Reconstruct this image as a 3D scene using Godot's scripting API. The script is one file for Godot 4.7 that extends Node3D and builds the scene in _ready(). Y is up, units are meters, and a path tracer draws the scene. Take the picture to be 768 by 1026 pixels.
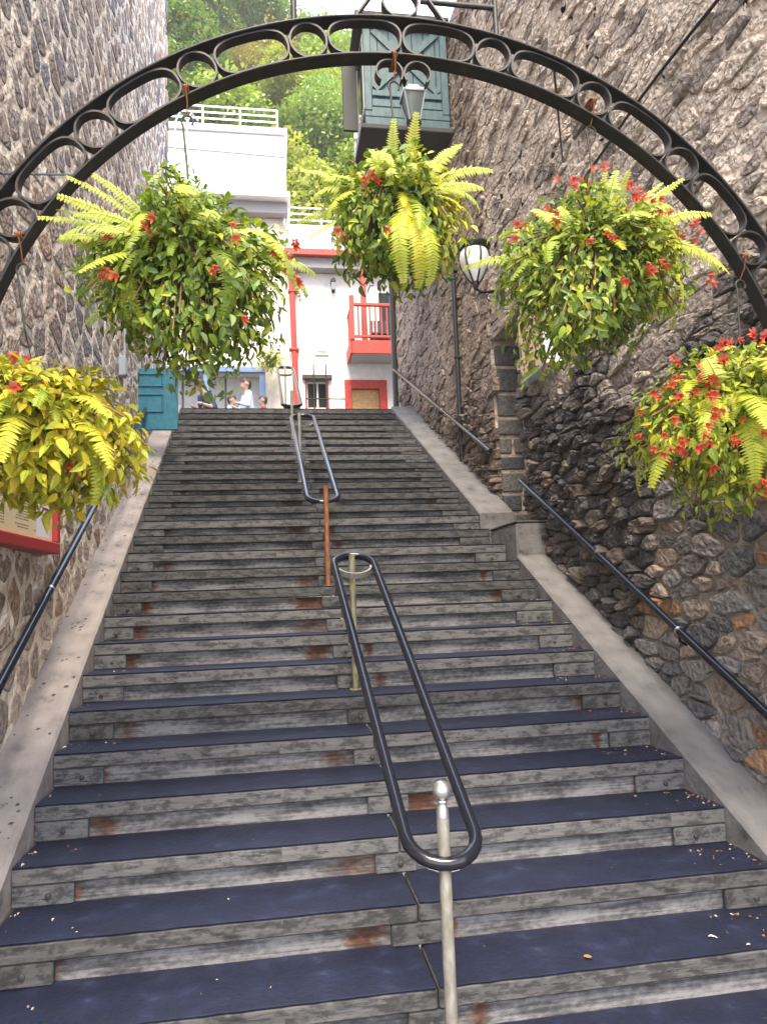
extends Node3D
# Stepped alley between two rubble walls, foot of the stairs at z = -2.4, landing at y = 4.62.
const RISE := 0.165
const RUN := 0.3073
const STEPS_LOW := -1
const STEPS_TOP := 26
var rng := RandomNumberGenerator.new()
var M := {}
var used := {}

# ---------------------------------------------------------------- mesh builder
class MB:
	var v := PackedVector3Array()
	var n := PackedVector3Array()
	var u := PackedVector2Array()
	var c := PackedColorArray()
	var ix := PackedInt32Array()
	var col := Color(1, 1, 1)
	func vert(p: Vector3, nn: Vector3, uv := Vector2.ZERO) -> int:
		v.append(p); n.append(nn); u.append(uv); c.append(col)
		return v.size() - 1
	func tri(a: Vector3, b: Vector3, d: Vector3) -> void:
		var nn := (d - a).cross(b - a).normalized()
		var i := vert(a, nn); vert(b, nn); vert(d, nn)
		ix.append_array([i, i + 1, i + 2])
	func quad(a: Vector3, b: Vector3, d: Vector3, e: Vector3, uvs := []) -> void:
		var nn := (d - a).cross(b - a).normalized()
		if nn == Vector3.ZERO:
			nn = (e - a).cross(d - a).normalized()
		var has := uvs.size() == 4
		var i := vert(a, nn, uvs[0] if has else Vector2.ZERO)
		vert(b, nn, uvs[1] if has else Vector2.ZERO); vert(d, nn, uvs[2] if has else Vector2.ZERO); vert(e, nn, uvs[3] if has else Vector2.ZERO)
		ix.append_array([i, i + 1, i + 2, i, i + 2, i + 3])
	func out_poly(pts: Array, center: Vector3) -> void:
		var a: Vector3 = pts[0]; var b: Vector3 = pts[1]; var d: Vector3 = pts[2]
		var nn := (d - a).cross(b - a)
		if nn.dot((a + b + d) / 3.0 - center) < 0.0:
			pts.reverse()
		if pts.size() == 3: tri(pts[0], pts[1], pts[2])
		else: quad(pts[0], pts[1], pts[2], pts[3])
	# chamfered box about a transform
	func box(t: Transform3D, size: Vector3, bevel := 0.004) -> void:
		var h := size * 0.5
		var b := minf(bevel, minf(h.x, minf(h.y, h.z)) * 0.8)
		var o := t.origin
		var P := func(sx: int, sy: int, sz: int, ax: int) -> Vector3:
			var q := Vector3(sx * (h.x - (0.0 if ax == 0 else b)), sy * (h.y - (0.0 if ax == 1 else b)), sz * (h.z - (0.0 if ax == 2 else b)))
			return t * q
		for s in [-1, 1]:
			out_poly([P.call(s, -1, -1, 0), P.call(s, 1, -1, 0), P.call(s, 1, 1, 0), P.call(s, -1, 1, 0)], o)
			out_poly([P.call(-1, s, -1, 1), P.call(1, s, -1, 1), P.call(1, s, 1, 1), P.call(-1, s, 1, 1)], o)
			out_poly([P.call(-1, -1, s, 2), P.call(1, -1, s, 2), P.call(1, 1, s, 2), P.call(-1, 1, s, 2)], o)
			for r in [-1, 1]:
				out_poly([P.call(s, r, -1, 0), P.call(s, r, 1, 0), P.call(s, r, 1, 1), P.call(s, r, -1, 1)], o)
				out_poly([P.call(s, -1, r, 0), P.call(s, 1, r, 0), P.call(s, 1, r, 2), P.call(s, -1, r, 2)], o)
				out_poly([P.call(-1, s, r, 1), P.call(1, s, r, 1), P.call(1, s, r, 2), P.call(-1, s, r, 2)], o)
				for w in [-1, 1]:
					out_poly([P.call(s, r, w, 0), P.call(s, r, w, 1), P.call(s, r, w, 2)], o)
	func bx(x0: float, x1: float, y0: float, y1: float, z0: float, z1: float, bevel := 0.004) -> void:
		box(Transform3D(Basis(), Vector3(x0 + x1, y0 + y1, z0 + z1) * 0.5), Vector3(absf(x1 - x0), absf(y1 - y0), absf(z1 - z0)), bevel)
	# round or flat section swept along points; prof = array of Vector2 (side, up), smooth
	func sweep(pts: Array, prof: Array, up0: Vector3, closed := false, smooth := true, caps := true, radii := []) -> void:
		var m := pts.size(); var k := prof.size()
		var frames := []
		var up := up0
		for i in m:
			var a: Vector3 = pts[(i - 1 + m) % m] if (closed or i > 0) else pts[i]
			var b: Vector3 = pts[(i + 1) % m] if (closed or i < m - 1) else pts[i]
			var t := (b - a).normalized()
			up = (up - t * up.dot(t)).normalized()
			frames.append([t.cross(up), up, t])
		var ring := func(i: int) -> Array:
			var r := []
			var f: Array = frames[i]
			var sc: float = radii[i] if radii.size() > 0 else 1.0
			for q: Vector2 in prof:
				r.append(pts[i] + (f[0] * q.x + f[1] * q.y) * sc)
			return r
		if smooth:
			var base := v.size()
			for i in m:
				var r: Array = ring.call(i)
				for j in k:
					vert(r[j], (r[j] - pts[i]).normalized(), Vector2(float(j) / k, i * 0.1))
			for i in (m if closed else m - 1):
				var i2 := (i + 1) % m
				for j in k:
					var j2 := (j + 1) % k
					var a := base + i * k + j; var b := base + i * k + j2; var d := base + i2 * k + j2; var e := base + i2 * k + j
					var nn := (v[d] - v[a]).cross(v[b] - v[a])
					if nn.dot(n[a]) > 0.0: ix.append_array([a, b, d, a, d, e])
					else: ix.append_array([a, d, b, a, e, d])
		else:
			for i in (m if closed else m - 1):
				var r: Array = ring.call(i); var r2: Array = ring.call((i + 1) % m)
				var ctr: Vector3 = (pts[i] + pts[(i + 1) % m]) * 0.5
				for j in k:
					var j2 := (j + 1) % k
					out_poly([r[j], r[j2], r2[j2], r2[j]], ctr)
		if caps and not closed:
			for e in [0, m - 1]:
				var r: Array = ring.call(e)
				var ctr: Vector3 = pts[1] if e == 0 else pts[m - 2]
				for j in k:
					out_poly([pts[e], r[j], r[(j + 1) % k]], ctr)
	func tube(pts: Array, r: float, sides := 8, closed := false, radii := []) -> void:
		var prof := []
		for j in sides: prof.append(Vector2(cos(TAU * j / sides), sin(TAU * j / sides)) * r)
		var d: Vector3 = (pts[1] - pts[0]).normalized()
		sweep(pts, prof, Vector3.UP if absf(d.y) < 0.9 else Vector3.RIGHT, closed, true, true, radii)
	func flat(pts: Array, w: float, h: float, up: Vector3, closed := false) -> void:
		sweep(pts, [Vector2(-w, -h) * 0.5, Vector2(w, -h) * 0.5, Vector2(w, h) * 0.5, Vector2(-w, h) * 0.5], up, closed, false)
	func lathe(t: Transform3D, prof: Array, sides := 16) -> void:  # prof: Vector2(radius, y)
		var base := v.size(); var m := prof.size()
		for i in m:
			var a: Vector2 = prof[maxi(i - 1, 0)]; var b: Vector2 = prof[mini(i + 1, m - 1)]
			var nn := Vector2(b.y - a.y, a.x - b.x).normalized()
			for j in sides + 1:
				var an := TAU * j / sides
				var p: Vector2 = prof[i]
				vert(t * Vector3(p.x * cos(an), p.y, p.x * sin(an)), (t.basis * Vector3(nn.x * cos(an), nn.y, nn.x * sin(an))).normalized(), Vector2(float(j) / sides, float(i) / m))
		for i in m - 1:
			for j in sides:
				var a := base + i * (sides + 1) + j
				var q := [a, a + 1, a + sides + 2, a + sides + 1]
				var nn := (v[q[2]] - v[q[0]]).cross(v[q[1]] - v[q[0]])
				if nn.length() < 1e-12: nn = (v[q[3]] - v[q[0]]).cross(v[q[2]] - v[q[0]])
				if nn.dot(n[a] + n[q[2]]) > 0.0: ix.append_array([q[0], q[1], q[2], q[0], q[2], q[3]])
				else: ix.append_array([q[0], q[2], q[1], q[0], q[3], q[2]])
	func mesh() -> ArrayMesh:
		var a := []
		a.resize(Mesh.ARRAY_MAX)
		a[Mesh.ARRAY_VERTEX] = v; a[Mesh.ARRAY_NORMAL] = n; a[Mesh.ARRAY_TEX_UV] = u; a[Mesh.ARRAY_COLOR] = c; a[Mesh.ARRAY_INDEX] = ix
		var m := ArrayMesh.new()
		m.add_surface_from_arrays(Mesh.PRIMITIVE_TRIANGLES, a)
		return m
	func smooth_from(start_v: int, start_i: int) -> void:
		for i in range(start_v, v.size()): n[i] = Vector3.ZERO
		for t in range(start_i, ix.size(), 3):
			var a := ix[t]; var b := ix[t + 1]; var d := ix[t + 2]
			var nn := (v[d] - v[a]).cross(v[b] - v[a])
			n[a] += nn; n[b] += nn; n[d] += nn
		for i in range(start_v, v.size()): n[i] = n[i].normalized()

# ---------------------------------------------------------------- scene helpers
func numbered(called: String) -> String:
	used[called] = used.get(called, -1) + 1
	return called if used[called] == 0 else "%s_%03d" % [called, used[called]]
func part(called: String, mesh: Mesh, mat: Material, parent: Node, at := Transform3D()) -> MeshInstance3D:
	var o := MeshInstance3D.new()
	o.name = called; o.mesh = mesh; o.material_override = mat; o.transform = at
	parent.add_child(o, true)
	return o
func tag(o: Node, label: String, category: String, group := "") -> Node:
	o.set_meta("label", label); o.set_meta("category", category)
	if group: o.set_meta("group", group)
	return o
func thing(called: String, at: Vector3, label: String, category: String, group := "") -> Node3D:
	var o := Node3D.new()
	o.name = numbered(called); o.position = at
	add_child(o)
	tag(o, label, category, group)
	return o
func struct(called: String, mesh: Mesh, mat: Material) -> MeshInstance3D:
	var o := part(numbered(called), mesh, mat, self)
	o.set_meta("kind", "structure")
	return o
func sx(z: float) -> float: return 0.036 * (z + 3.2)
func nose_y(k: int) -> float: return 0.33 + RISE * k
func nose_z(k: int) -> float: return -(2.663 + RUN * k)
func slope_y(z: float) -> float: return 0.33 + (-z - 2.663) * RISE / RUN

# ---------------------------------------------------------------- materials
func ntex(sd: int, freq: float, lo: float, hi: float, oct := 4, kind := FastNoiseLite.TYPE_SIMPLEX_SMOOTH, mids := []) -> NoiseTexture2D:
	var f := FastNoiseLite.new()
	f.seed = sd; f.frequency = freq; f.noise_type = kind; f.fractal_octaves = oct
	var t := NoiseTexture2D.new()
	t.width = 512; t.height = 512; t.seamless = true; t.noise = f; t.generate_mipmaps = false
	var g := Gradient.new()
	if mids.size() > 0:
		var offs := PackedFloat32Array(); var cols := PackedColorArray()
		for q in mids: offs.append(q[0]); cols.append(q[1])
		g.offsets = offs; g.colors = cols
	else:
		g.offsets = PackedFloat32Array([0.15, 0.85]); g.colors = PackedColorArray([Color(lo, lo, lo), Color(hi, hi, hi)])
	t.color_ramp = g
	return t
func lin(r: float, g: float, b: float) -> Color: return Color(r, g, b).linear_to_srgb()
func mat(c: Color, rough: float, tex: Texture2D = null, scale := Vector3.ONE, bump: Texture2D = null, bump_cm := 0.0, vc := false) -> StandardMaterial3D:
	var m := StandardMaterial3D.new()
	m.albedo_color = c; m.roughness = rough; m.vertex_color_use_as_albedo = vc
	if tex:
		m.albedo_texture = tex
	if tex or bump:
		m.uv1_triplanar = true; m.uv1_world_triplanar = true; m.uv1_scale = scale
	if bump:
		m.heightmap_enabled = true; m.heightmap_texture = bump; m.heightmap_scale = bump_cm
	return m
func leafmat(c: Color, vc := false) -> StandardMaterial3D:
	var m := StandardMaterial3D.new()
	m.albedo_color = c.linear_to_srgb(); m.roughness = 0.6; m.vertex_color_use_as_albedo = vc
	m.backlight_enabled = true
	m.backlight = Color(0.8, 0.85, 0.5)
	return m
func hash_noise(x: int, y: int, sd: int) -> float:
	return float(((x * 73856093) ^ (y * 19349663) ^ (sd * 83492791)) & 1023) / 511.5 - 1.0
func rust_image(sd: int, base: Color, dark: Color) -> ImageTexture:
	# weathered board 3.2 m long with rust that runs down beside the bolted blocks
	var w := 2048; var h := 64
	var im := Image.create(w, h, false, Image.FORMAT_RGB8)
	var f := FastNoiseLite.new(); f.seed = sd; f.frequency = 0.02; f.fractal_octaves = 4
	var f2 := FastNoiseLite.new(); f2.seed = sd + 7; f2.frequency = 0.01
	var r := RandomNumberGenerator.new(); r.seed = sd
	var spots := []
	for x in [0.075, 0.075, 0.455, 0.55, 0.9]:
		if r.randf() < 0.62:
			spots.append([x + (0.0 if x != 0.455 else -0.01), r.randf_range(0.008, 0.032) * (2.2 if x == 0.455 and r.randf() < 0.45 else 1.0), r.randf_range(0.4, 1.0)])
	var lines := PackedFloat32Array()
	for y in h: lines.append(r.randf_range(-1, 1))
	for y in h:
		for x in w:
			var g := f.get_noise_2d(x * 0.18, y * 5.0) * 0.45 + f.get_noise_2d(x * 1.6, y * 2.6 + 90) * 0.35 + lines[y] * 0.07 + hash_noise(x, y, sd) * 0.1
			var s := f2.get_noise_2d(x * 0.35, y * 1.2)
			var c := base.lerp(dark, clampf(0.4 + g * 1.3 + s * 0.8, 0, 1))
			var fx := float(x) / w; var fy := float(y) / h
			for q in spots:
				var d: float = (fx - q[0]) / q[1]
				var a := (1.0 - absf(d)) * 1.6 - fy * 0.5 + f.get_noise_2d(x * 0.75, y * 1.9) * 0.9
				a = clampf(a * q[2], 0, 0.92)
				c = c.lerp(Color(0.38, 0.2, 0.11).lerp(Color(0.2, 0.12, 0.09), clampf(0.5 + g * 2.0, 0, 1)), a)
			im.set_pixel(x, y, c)
	return ImageTexture.create_from_image(im)

func wood_image(sd: int, tones: Array, grime: float) -> ImageTexture:
	# old sawn timber, grain along u: streaks, drying cracks, knots, dark algae
	var w := 1024; var h := 256
	var im := Image.create(w, h, false, Image.FORMAT_RGB8)
	var f := FastNoiseLite.new(); f.seed = sd; f.frequency = 0.01; f.fractal_octaves = 4
	var r := RandomNumberGenerator.new(); r.seed = sd
	var knots := []
	for i in 9: knots.append(Vector3(r.randf() * w, r.randf() * h, r.randf_range(7, 16)))
	var line := PackedFloat32Array(); line.resize(h)
	for y in h: line[y] = r.randf_range(-1, 1)
	for y in h:
		for x in w:
			var yy := float(y)
			var kd := 0.0
			for q in knots:
				var dx: float = (x - q.x) * 0.4; var dy: float = y - q.y
				var d2 := dx * dx + dy * dy
				if d2 < q.z * q.z * 9.0:
					var e := exp(-d2 / (q.z * q.z))
					yy += signf(dy) * e * q.z * 0.6
					kd = maxf(kd, exp(-d2 / (q.z * q.z * 0.25)))
			var wob := f.get_noise_2d(x * 0.5, yy * 0.6) * 14.0
			var ly := wrapi(int(yy + wob), 0, h)
			var g := line[ly] * 0.22 + line[wrapi(ly / 3, 0, h)] * 0.25 + f.get_noise_2d(x * 0.6, yy * 7.0 + 300) * 0.7
			var patch := f.get_noise_2d(x * 1.3 + 900, yy * 2.2) + f.get_noise_2d(x * 5.0, yy * 6.0 + 40) * 0.45
			var t := clampf(0.55 + g * 0.42, 0, 1)
			var c: Color = tones[0].lerp(tones[1], t)
			var a := clampf((patch + grime + 0.1) * 1.1, 0, 0.6)
			c = c.lerp(tones[2], a)
			var crack := f.get_noise_2d(x * 0.25 + 70, yy * 5.0 + wob + 800)
			if absf(crack) < 0.016 and f.get_noise_2d(x * 0.5, yy * 0.4 + 500) > 0.05: c = c.lerp(tones[2] * 0.55, 0.75)
			c = c.lerp(tones[2] * 0.7, kd * 0.8)
			im.set_pixel(x, y, c)
	return ImageTexture.create_from_image(im)

func make_materials() -> void:
	var grain := ntex(1, 0.012, 0.45, 1.0, 5)
	var grain2 := ntex(2, 0.02, 0.0, 1.0, 5)
	var fine := ntex(3, 0.05, 0.0, 1.0, 4)
	var blotch := ntex(4, 0.008, 0.8, 1.0, 5)
	M.fine = fine
	# weathered plank: grain runs along x; black algae patches over grey
	var plank := wood_image(5, [Color(0.265, 0.267, 0.275), Color(0.44, 0.436, 0.438), Color(0.125, 0.129, 0.145)], -0.02)
	var plank_dark := wood_image(6, [Color(0.2, 0.202, 0.21), Color(0.365, 0.364, 0.368), Color(0.082, 0.086, 0.096)], 0.1)
	M.nosing = mat(Color(1, 1, 1), 0.85, plank, Vector3(0.55, 3.4, 3.4), plank, 0.35)
	M.nosing_dark = mat(Color(1, 1, 1), 0.85, plank_dark, Vector3(0.55, 3.4, 3.4), plank_dark, 0.35)
	M.block = mat(Color(0.98, 0.99, 1.0), 0.85, plank, Vector3(0.7, 3.1, 3.1), plank, 0.3)
	M.block_dark = mat(Color(1, 1, 1), 0.85, plank_dark, Vector3(0.7, 3.1, 3.1), plank_dark, 0.3)
	M.risers = []
	for i in 6:
		var m := StandardMaterial3D.new()
		m.albedo_texture = rust_image(40 + i * 11, Color(0.5, 0.495, 0.5), Color(0.22, 0.222, 0.23)); m.roughness = 0.85
		M.risers.append(m)
	# ribbed rubber with dust
	var dust := ntex(8, 0.009, 0, 1, 5, FastNoiseLite.TYPE_SIMPLEX_SMOOTH, [[0.0, Color(0.045, 0.07, 0.155)], [0.45, Color(0.07, 0.095, 0.185)], [0.7, Color(0.1, 0.12, 0.205)], [0.85, Color(0.15, 0.17, 0.25)], [1.0, Color(0.27, 0.28, 0.33)]])
	M.rubber = mat(Color(0.68, 0.78, 0.92), 0.6, dust, Vector3(1.2, 1.2, 1.2), fine, 0.15)
	M.bolt = mat(lin(0.03, 0.028, 0.028), 0.55)
	# concrete with pits
	var conc := ntex(9, 0.01, 0, 1, 6, FastNoiseLite.TYPE_SIMPLEX_SMOOTH, [[0.0, Color(0.5, 0.49, 0.48)], [0.22, Color(0.8, 0.78, 0.77)], [0.5, Color(0.88, 0.86, 0.84)], [1.0, Color(1, 0.98, 0.97)]])
	M.concrete_warm = mat(lin(0.33, 0.305, 0.295), 0.9, conc, Vector3(0.9, 0.9, 0.9), fine, 0.3)
	M.concrete = mat(lin(0.185, 0.187, 0.195), 0.9, conc, Vector3(0.9, 0.9, 0.9), fine, 0.3)
	M.pit = mat(lin(0.05, 0.045, 0.045), 0.95)
	# stone and mortar: colour comes per stone
	var stone_t := ntex(10, 0.02, 0.72, 1.0, 6)
	M.stone = mat(Color(1, 1, 1), 0.92, stone_t, Vector3(1.6, 1.6, 1.6), ntex(11, 0.02, 0, 1, 6), 2.0, true)
	M.mortar = mat(Color(1, 1, 1), 0.95, blotch, Vector3(0.7, 0.7, 0.7), ntex(12, 0.03, 0, 1, 6), 2.0, true)
	M.jamb = mat(Color(1, 1, 1), 0.9, stone_t, Vector3(1.5, 1.5, 1.5), fine, 0.8, true)
	# metal
	M.rail = mat(lin(0.008, 0.009, 0.014), 0.13)
	M.rail.metallic_specular = 0.45
	var rust_t := ntex(13, 0.012, 0, 1, 5, FastNoiseLite.TYPE_SIMPLEX_SMOOTH, [[0.0, Color(0.1, 0.1, 0.11)], [0.62, Color(0.14, 0.135, 0.14)], [0.76, Color(0.22, 0.165, 0.14)], [1.0, Color(0.38, 0.22, 0.14)]])
	M.arch = mat(Color(0.95, 0.95, 1.0), 0.5, rust_t, Vector3(2, 2, 2))
	var galv := ntex(14, 0.03, 0, 1, 5, FastNoiseLite.TYPE_SIMPLEX_SMOOTH, [[0.0, Color(0.5, 0.48, 0.42)], [0.5, Color(0.62, 0.61, 0.58)], [1.0, Color(0.74, 0.74, 0.73)]])
	M.galv = mat(Color(0.85, 0.85, 0.85), 0.5, galv, Vector3(2, 0.8, 2)); M.galv.metallic = 0.35
	var rusty := ntex(15, 0.02, 0, 1, 5, FastNoiseLite.TYPE_SIMPLEX_SMOOTH, [[0.0, Color(0.3, 0.17, 0.1)], [0.5, Color(0.48, 0.29, 0.17)], [1.0, Color(0.62, 0.45, 0.32)]])
	M.rusty = mat(Color(1, 1, 1), 0.85, rusty, Vector3(3, 0.8, 3))
	var peel := ntex(16, 0.02, 0, 1, 5, FastNoiseLite.TYPE_SIMPLEX_SMOOTH, [[0.0, Color(0.42, 0.28, 0.17)], [0.4, Color(0.62, 0.53, 0.38)], [0.6, Color(0.68, 0.68, 0.58)], [1.0, Color(0.74, 0.77, 0.7)]])
	M.peeling = mat(Color(0.66, 0.68, 0.68), 0.8, peel, Vector3(3, 0.7, 3))
	M.black = mat(lin(0.012, 0.012, 0.013), 0.45)
	M.silver = mat(lin(0.6, 0.6, 0.62), 0.3); M.silver.metallic = 0.9
	M.wire = mat(lin(0.03, 0.028, 0.025), 0.6)
	M.rustwire = mat(lin(0.24, 0.09, 0.035), 0.9)
	# buildings
	M.stucco = mat(lin(0.8, 0.79, 0.77), 0.9, ntex(17, 0.02, 0.95, 1.0, 5), Vector3(0.4, 0.4, 0.4), fine, 0.2)
	M.cream = mat(lin(0.8, 0.74, 0.64), 0.9, ntex(18, 0.02, 0.88, 1.0, 5), Vector3(0.4, 0.4, 0.4))
	M.white = mat(lin(0.78, 0.78, 0.78), 0.6)
	M.red = mat(lin(0.5, 0.045, 0.03), 0.5, ntex(19, 0.02, 0.82, 1.0, 4), Vector3(1, 1, 1))
	M.redframe = mat(lin(0.36, 0.03, 0.03), 0.5)
	M.soffit = mat(lin(0.3, 0.3, 0.31), 0.8)
	M.kraft = mat(lin(0.55, 0.34, 0.15), 0.8, ntex(20, 0.02, 0.85, 1.0, 4), Vector3(1, 1, 1))
	M.blue = mat(lin(0.16, 0.24, 0.42), 0.6)
	M.teal = mat(lin(0.016, 0.17, 0.25), 0.5, ntex(21, 0.02, 0.85, 1.0, 4), Vector3(1, 1, 1))
	M.bayteal = mat(lin(0.06, 0.14, 0.165), 0.55, ntex(22, 0.02, 0.8, 1.0, 5), Vector3(1.5, 0.5, 1.5))
	M.baydark = mat(lin(0.008, 0.014, 0.016), 0.6)
	M.slate = mat(lin(0.05, 0.05, 0.055), 0.8)
	M.greybox = mat(lin(0.3, 0.34, 0.38), 0.5)
	M.glass = StandardMaterial3D.new()
	M.glass.albedo_color = Color(0.5, 0.55, 0.6, 0.35); M.glass.roughness = 0.05; M.glass.transparency = BaseMaterial3D.TRANSPARENCY_ALPHA
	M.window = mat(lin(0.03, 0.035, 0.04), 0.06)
	M.milk = mat(lin(0.82, 0.82, 0.8), 0.25)
	M.frost = mat(lin(0.2, 0.23, 0.23), 0.25)
	M.pot = mat(lin(0.015, 0.09, 0.07), 0.4)
	M.soil = mat(lin(0.03, 0.022, 0.014), 1.0)
	M.stem = mat(lin(0.16, 0.09, 0.035), 0.7)
	M.bark = mat(lin(0.09, 0.07, 0.055), 0.95, grain, Vector3(1, 0.3, 1))
	M.ground = mat(lin(0.16, 0.155, 0.15), 0.95, blotch, Vector3(0.5, 0.5, 0.5), fine, 0.3)
	M.hill = mat(lin(0.05, 0.07, 0.02), 1.0, blotch, Vector3(0.2, 0.2, 0.2))
	M.skin = mat(Color(1, 1, 1), 0.6, null, Vector3.ONE, null, 0, true)
	M.flower = leafmat(Color(0.5, 0.036, 0.01)); M.flower2 = leafmat(Color(0.55, 0.08, 0.018))
	for q in [M.flower, M.flower2]: q.backlight = Color(0.5, 0.4, 0.4)
	M.greens = []
	for c in [Color(0.15, 0.22, 0.028), Color(0.24, 0.32, 0.032), Color(0.085, 0.15, 0.026), Color(0.35, 0.38, 0.03), Color(0.48, 0.43, 0.03), Color(0.2, 0.29, 0.085), Color(0.52, 0.4, 0.028)]:
		M.greens.append(leafmat(c))
	M.foliage = leafmat(Color(1, 1, 1), true)
	M.crown = leafmat(Color(1, 1, 1), true)

# ---------------------------------------------------------------- staircase
func build_stairs() -> void:
	var st := thing("staircase", Vector3(0.5, 0.165, -2.36), "long weathered wooden staircase with dark rubber treads climbing between two stone walls", "staircase")
	var ri: int = 0
	var boltm := MB.new()
	boltm.lathe(Transform3D(Basis(Vector3.RIGHT, PI / 2), Vector3.ZERO), [Vector2(0.0, 0.006), Vector2(0.009, 0.006), Vector2(0.012, 0.002), Vector2(0.013, -0.004)], 8)
	var bolt := boltm.mesh()
	for k in range(STEPS_LOW, STEPS_TOP + 1):
		var y := nose_y(k); var z := nose_z(k); var s := sx(z)
		var xl := -1.10 + s; var xr := 2.10 + s; var xc := 0.53 + s + rng.randf_range(-0.015, 0.015)
		if k > 11: xr -= 0.03
		if k == STEPS_TOP: xr = 2.3
		var dark: bool = rng.randf() < 0.5   # two batches of planks, mixed along the whole flight
		var o := st.position
		var f := MB.new()
		var yb := y - RISE - 0.012; var yt := y - 0.079; var zf := z - 0.042
		# riser board, front face mapped lengthwise
		var l := xl - 0.02; var r := xr + 0.02
		f.quad(Vector3(l, yb, zf), Vector3(l, yt, zf), Vector3(r, yt, zf), Vector3(r, yb, zf), [Vector2(0, 1), Vector2(0, 0), Vector2(1, 0), Vector2(1, 1)] if rng.randf() < 0.5 else [Vector2(1, 1), Vector2(1, 0), Vector2(0, 0), Vector2(0, 1)])
		f.quad(Vector3(r, yb, zf - 0.03), Vector3(r, yt, zf - 0.03), Vector3(l, yt, zf - 0.03), Vector3(l, yb, zf - 0.03))
		f.quad(Vector3(l, yt, zf), Vector3(l, yt, zf - 0.03), Vector3(r, yt, zf - 0.03), Vector3(r, yt, zf))
		f.quad(Vector3(l, yb, zf - 0.03), Vector3(l, yb, zf), Vector3(r, yb, zf), Vector3(r, yb, zf - 0.03))
		var rm: Material = M.risers[ri % 6]
		ri += 1
		var step := part("wooden_step", f.mesh(), rm, st, Transform3D(Basis(), -o))
		var nm: Material = M.nosing_dark if dark else M.nosing
		var bm: Material = M.block_dark if dark else M.block
		for side in 2:
			var a := xl if side == 0 else xc + 0.003
			var b := xc - 0.003 if side == 0 else xr
			var tilt := Basis(Vector3(0, 0, 1), rng.randf_range(-0.0012, 0.0012))
			var bo := MB.new()
			var dz := rng.randf_range(-0.004, 0.004)
			bo.box(Transform3D(tilt, Vector3((a + b) / 2, y - 0.043, z - 0.172 + dz)), Vector3(b - a, 0.07, 0.344), 0.007)
			part("nosing_board", bo.mesh(), nm, step)
			var ru := MB.new()
			# rubber mat: slightly wavy front edge, thin
			var seg := 26; var prev := []
			for i in seg + 1:
				var x := lerpf(a + 0.006, b - 0.006, float(i) / seg)
				var ez := z + 0.003 + dz + rng.randf_range(-0.0022, 0.0022)
				var cur := [Vector3(x, y - 0.0085, ez - 0.004), Vector3(x, y - 0.001, ez), Vector3(x, y, ez - 0.004), Vector3(x, y + rng.randf_range(-0.001, 0.001), z - RUN - 0.036), Vector3(x, y - 0.0085, z - RUN - 0.036)]
				if i > 0:
					for j in 4:
						ru.quad(prev[j], prev[j + 1], cur[j + 1], cur[j])
				prev = cur
			part("rubber_mat", ru.mesh(), M.rubber, step)
		var spans := [[xl, xl + 0.22 + rng.randf_range(-0.03, 0.03)], [xc - 0.11, xc + 0.08 + rng.randf_range(-0.02, 0.02)], [xr - 0.26 + rng.randf_range(-0.03, 0.03), xr]]
		for q in spans:
			var bb := MB.new()
			bb.bx(q[0], q[1], y - RISE + 0.001, y - 0.080, z - 0.041, z - 0.004 + rng.randf_range(-0.006, 0.003), 0.006)
			part("support_block", bb.mesh(), bm, step)
			part("bolt", bolt, M.bolt, step, Transform3D(Basis(), Vector3(lerpf(q[0], q[1], rng.randf_range(0.4, 0.62)), y - 0.125, z - 0.003)))

func sloped(mb: MB, xa: float, xb: float, prof: Array) -> void:
	# prof: list of [z, y_top]; wall-like body down 0.5 m, sheared with the alley, edges chamfered
	for i in prof.size() - 1:
		var z0: float = prof[i][0]; var z1: float = prof[i + 1][0]
		var s0 := sx(z0); var s1 := sx(z1)
		var y0: float = prof[i][1]; var y1: float = prof[i + 1][1]
		var e := 0.014
		var A := [Vector3(xa + s0, y0 - 0.55, z0), Vector3(xa + s0, y0 - e, z0), Vector3(xa + e + s0, y0, z0), Vector3(xb - e + s0, y0, z0), Vector3(xb + s0, y0 - e, z0), Vector3(xb + s0, y0 - 0.55, z0)]
		var B := [Vector3(xa + s1, y1 - 0.55, z1), Vector3(xa + s1, y1 - e, z1), Vector3(xa + e + s1, y1, z1), Vector3(xb - e + s1, y1, z1), Vector3(xb + s1, y1 - e, z1), Vector3(xb + s1, y1 - 0.55, z1)]
		for j in 5:
			mb.quad(A[j], B[j], B[j + 1], A[j + 1])
		if i == 0:
			mb.quad(A[0], A[1], A[4], A[5]); mb.quad(A[1], A[2], A[3], A[4])
		if i == prof.size() - 2:
			mb.quad(B[5], B[4], B[1], B[0]); mb.quad(B[4], B[3], B[2], B[1])

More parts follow.
